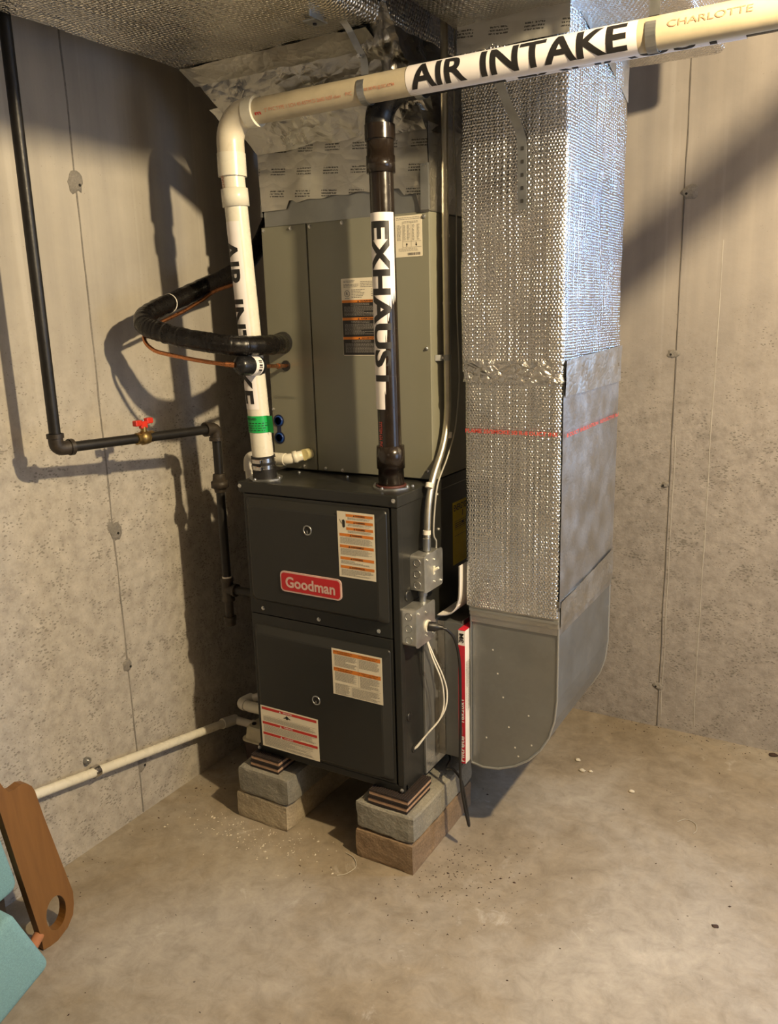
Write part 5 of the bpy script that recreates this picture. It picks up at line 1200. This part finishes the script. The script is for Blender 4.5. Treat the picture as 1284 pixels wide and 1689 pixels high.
# ================================================================== WOODEN CHAIR PARTS AT THE LEFT EDGE
def chair():
    t = thing('folded_chair', (-0.14, -0.78, -FZ), 'brown wooden chair frame with teal cushions leaning at the left edge', 'chair')
    X = -0.118
    outline = [(-0.748, -0.226), (-0.728, -0.2298), (-0.705, -0.2298), (-0.671, -0.216), (-0.649, -0.193), (-0.640, -0.165), (-0.636, -0.133), (-0.656, -0.004), (-0.674, 0.11), (-0.683, 0.183), (-0.689, 0.200), (-0.700, 0.213), (-0.716, 0.219), (-0.738, 0.215), (-0.751, 0.217), (-0.761, 0.234), (-0.772, 0.262), (-0.792, 0.305), (-0.82, 0.32), (-0.806, 0.26), (-0.783, 0.187), (-0.766, 0.003), (-0.747, -0.191)]
    hole = [(-0.694+0.030*math.cos(a)+0.004*math.sin(a), -0.156+0.044*math.sin(a)) for a in [2*PI*k/24 for k in range(24)]]
    bm = bmesh.new()
    def loop(pts): 
        vs = [bm.verts.new((0, y, z)) for y, z in pts]; return [bm.edges.new((vs[i], vs[(i+1) % len(vs)])) for i in range(len(vs))]
    es = loop(outline)+loop(hole)
    bmesh.ops.triangle_fill(bm, edges=es, use_beauty=True)
    r = bmesh.ops.extrude_face_region(bm, geom=bm.faces[:]); 
    for v in [g for g in r['geom'] if isinstance(g, bmesh.types.BMVert)]: v.co.x += 0.026
    bmesh.ops.recalc_face_normals(bm, faces=bm.faces[:])
    # the frame leans back towards the wall
    for v in bm.verts: v.co = Vector((X-0.026+v.co.x-0.10*(v.co.z+0.23), v.co.y, v.co.z))
    MB().bm(bm).build('side_panel', 'wood', t, 'brown side panel with an oval hand hole')
    MB().tube([(-0.140, -0.735, -0.190), (-0.085, -0.835, -0.195)], 0.014, 14).build('dowel', 'dowel', t)
    MB().box((-0.255, -1.05, -0.22), (-0.235, -0.79, 0.12)).build('back_panel', 'darkfabric', t)
    MB().box((-0.205, -1.05, -0.20), (-0.195, -0.785, -0.06)).build('lower_panel', 'darkfabric', t)
    def cushion(name, c, s, rot, seed):
        bm = bmesh.new(); bmesh.ops.create_cube(bm, size=1); bmesh.ops.bevel(bm, geom=bm.edges[:], offset=0.10, segments=4, affect='EDGES', profile=0.5)
        R = Matrix.Rotation(rot[2], 3, 'Z') @ Matrix.Rotation(rot[1], 3, 'Y') @ Matrix.Rotation(rot[0], 3, 'X')
        for v in bm.verts:
            q = Vector((v.co.x*s[0], v.co.y*s[1], v.co.z*s[2])); q += q.normalized()*0.004*noise.noise(q*14+Vector((seed, 0, 0))); v.co = R @ q+Vector(c)
        MB().bm(bm, True).build(name, 'teal', t)
    cushion('seat_cushion', (-0.05, -0.962, -0.084), (0.16, 0.21, 0.21), (0.375, 0.0, 0.0), 1)
    cushion('back_cushion', (-0.175, -0.900, 0.070), (0.05, 0.22, 0.25), (0.17, 0, 0), 2)
chair()

# ================================================================== FLOOR LITTER
def litter():
    def chip(p, s, seed, label, mat='chip', flat=0.45, name='stone_chip', cat='stone', group='pale stone chips on the floor'):
        bm = bmesh.new(); bmesh.ops.create_icosphere(bm, subdivisions=2, radius=1)
        for v in bm.verts:
            q = v.co*(1+0.45*noise.noise(v.co*1.6+Vector((seed, 0, 0)))); v.co = Vector((p[0]+q.x*s, p[1]+q.y*s*0.75, -FZ+max(0, (q.z+0.8)*s*flat)))
        MB().bm(bm, True).build(name, mat, None, label, cat, group)
    chip((0.797, 0.787), 0.010, 1, 'pale stone chip on the floor, farthest of the small cluster right of the boot')
    chip((0.833, 0.725), 0.011, 4, 'pale stone chip on the floor, nearest of the small cluster right of the boot')
    chip((0.860, 0.735), 0.008, 6, 'small pale stone chip just right of the nearest chip of the cluster')
    chip((1.017, 0.676), 0.010, 9, 'lone pale stone chip on the bare floor right of the duct')
    chip((1.40, 1.14), 0.016, 12, 'dark splinter at the foot of the back wall near the right edge', 'darkbit', 0.3, 'dark_splinter', 'splinter', None)
    chip((1.365, 0.157), 0.009, 15, 'small dark leaf scrap on the floor at the lower right', 'darkbit', 0.2, 'leaf_scrap', 'leaf', None)
    pts = spline([(0.350, -0.045, -FZ+0.0025), (0.385, -0.055, -FZ+0.003), (0.412, -0.085, -FZ+0.0025), (0.405, -0.125, -FZ+0.0025), (0.385, -0.145, -FZ+0.0025)], 8)
    MB().tube(pts, 0.0012, 6).build('wire_scrap', 'scrap', None, 'curled pale wire scrap on the floor in front of the brown block', 'wire')
    pts = spline([(1.185, 0.575, -FZ+0.002), (1.205, 0.60, -FZ+0.002), (1.235, 0.59, -FZ+0.002), (1.245, 0.555, -FZ+0.002), (1.24, 0.535, -FZ+0.002)], 8)
    MB().tube(pts, 0.0011, 6).build('wire_scrap', 'scrap', None, 'thin curled pale wire scrap on the open floor right of the lone chip', 'wire')
    for nm, mat, n, rg, lab in (('concrete_crumbs', 'chip', 260, 0, 'pale crumbs of concrete scattered round the blocks'), ('dark_crumbs', 'darkbit', 640, 1, 'dark crumbs scattered over the floor')):
        rnd = random.Random(21+rg); mb = MB()
        for i in range(n):
            if rg == 0: x, y = rnd.gauss(0.06, 0.14), rnd.gauss(-0.10, 0.05)
            elif i < 260: x, y = rnd.gauss(0.68, 0.13), rnd.gauss(0.04, 0.12)
            elif i < 360: x, y = rnd.uniform(0.75, 1.5), BW-abs(rnd.gauss(0, 0.06))
            elif i < 420: x, y = LW+0.03+abs(rnd.gauss(0, 0.05)), rnd.uniform(-0.8, 0.3)
            else: x, y = rnd.uniform(-0.3, 1.5), rnd.uniform(-0.9, 1.1)
            if (0.37 < x < 0.59 and -0.05 < y < 0.37) or (-0.08 < x < 0.15 and -0.06 < y < 0.36) or x < -0.33: continue
            s_ = rnd.uniform(0.0008, 0.0026)*(1.6 if rnd.random() < 0.12 else 1); a = rnd.random()*PI; c, d = math.cos(a)*s_*1.5, math.sin(a)*s_*1.5
            mb.add([(x-c, y-d, -FZ), (x+d*0.6, y-c*0.6, -FZ), (x+c, y+d, -FZ), (x, y, -FZ+s_*0.9)], [(0, 1, 3), (1, 2, 3), (2, 0, 3)])
        mb.build(nm, mat, None, lab, 'debris', None, 'stuff')
litter()
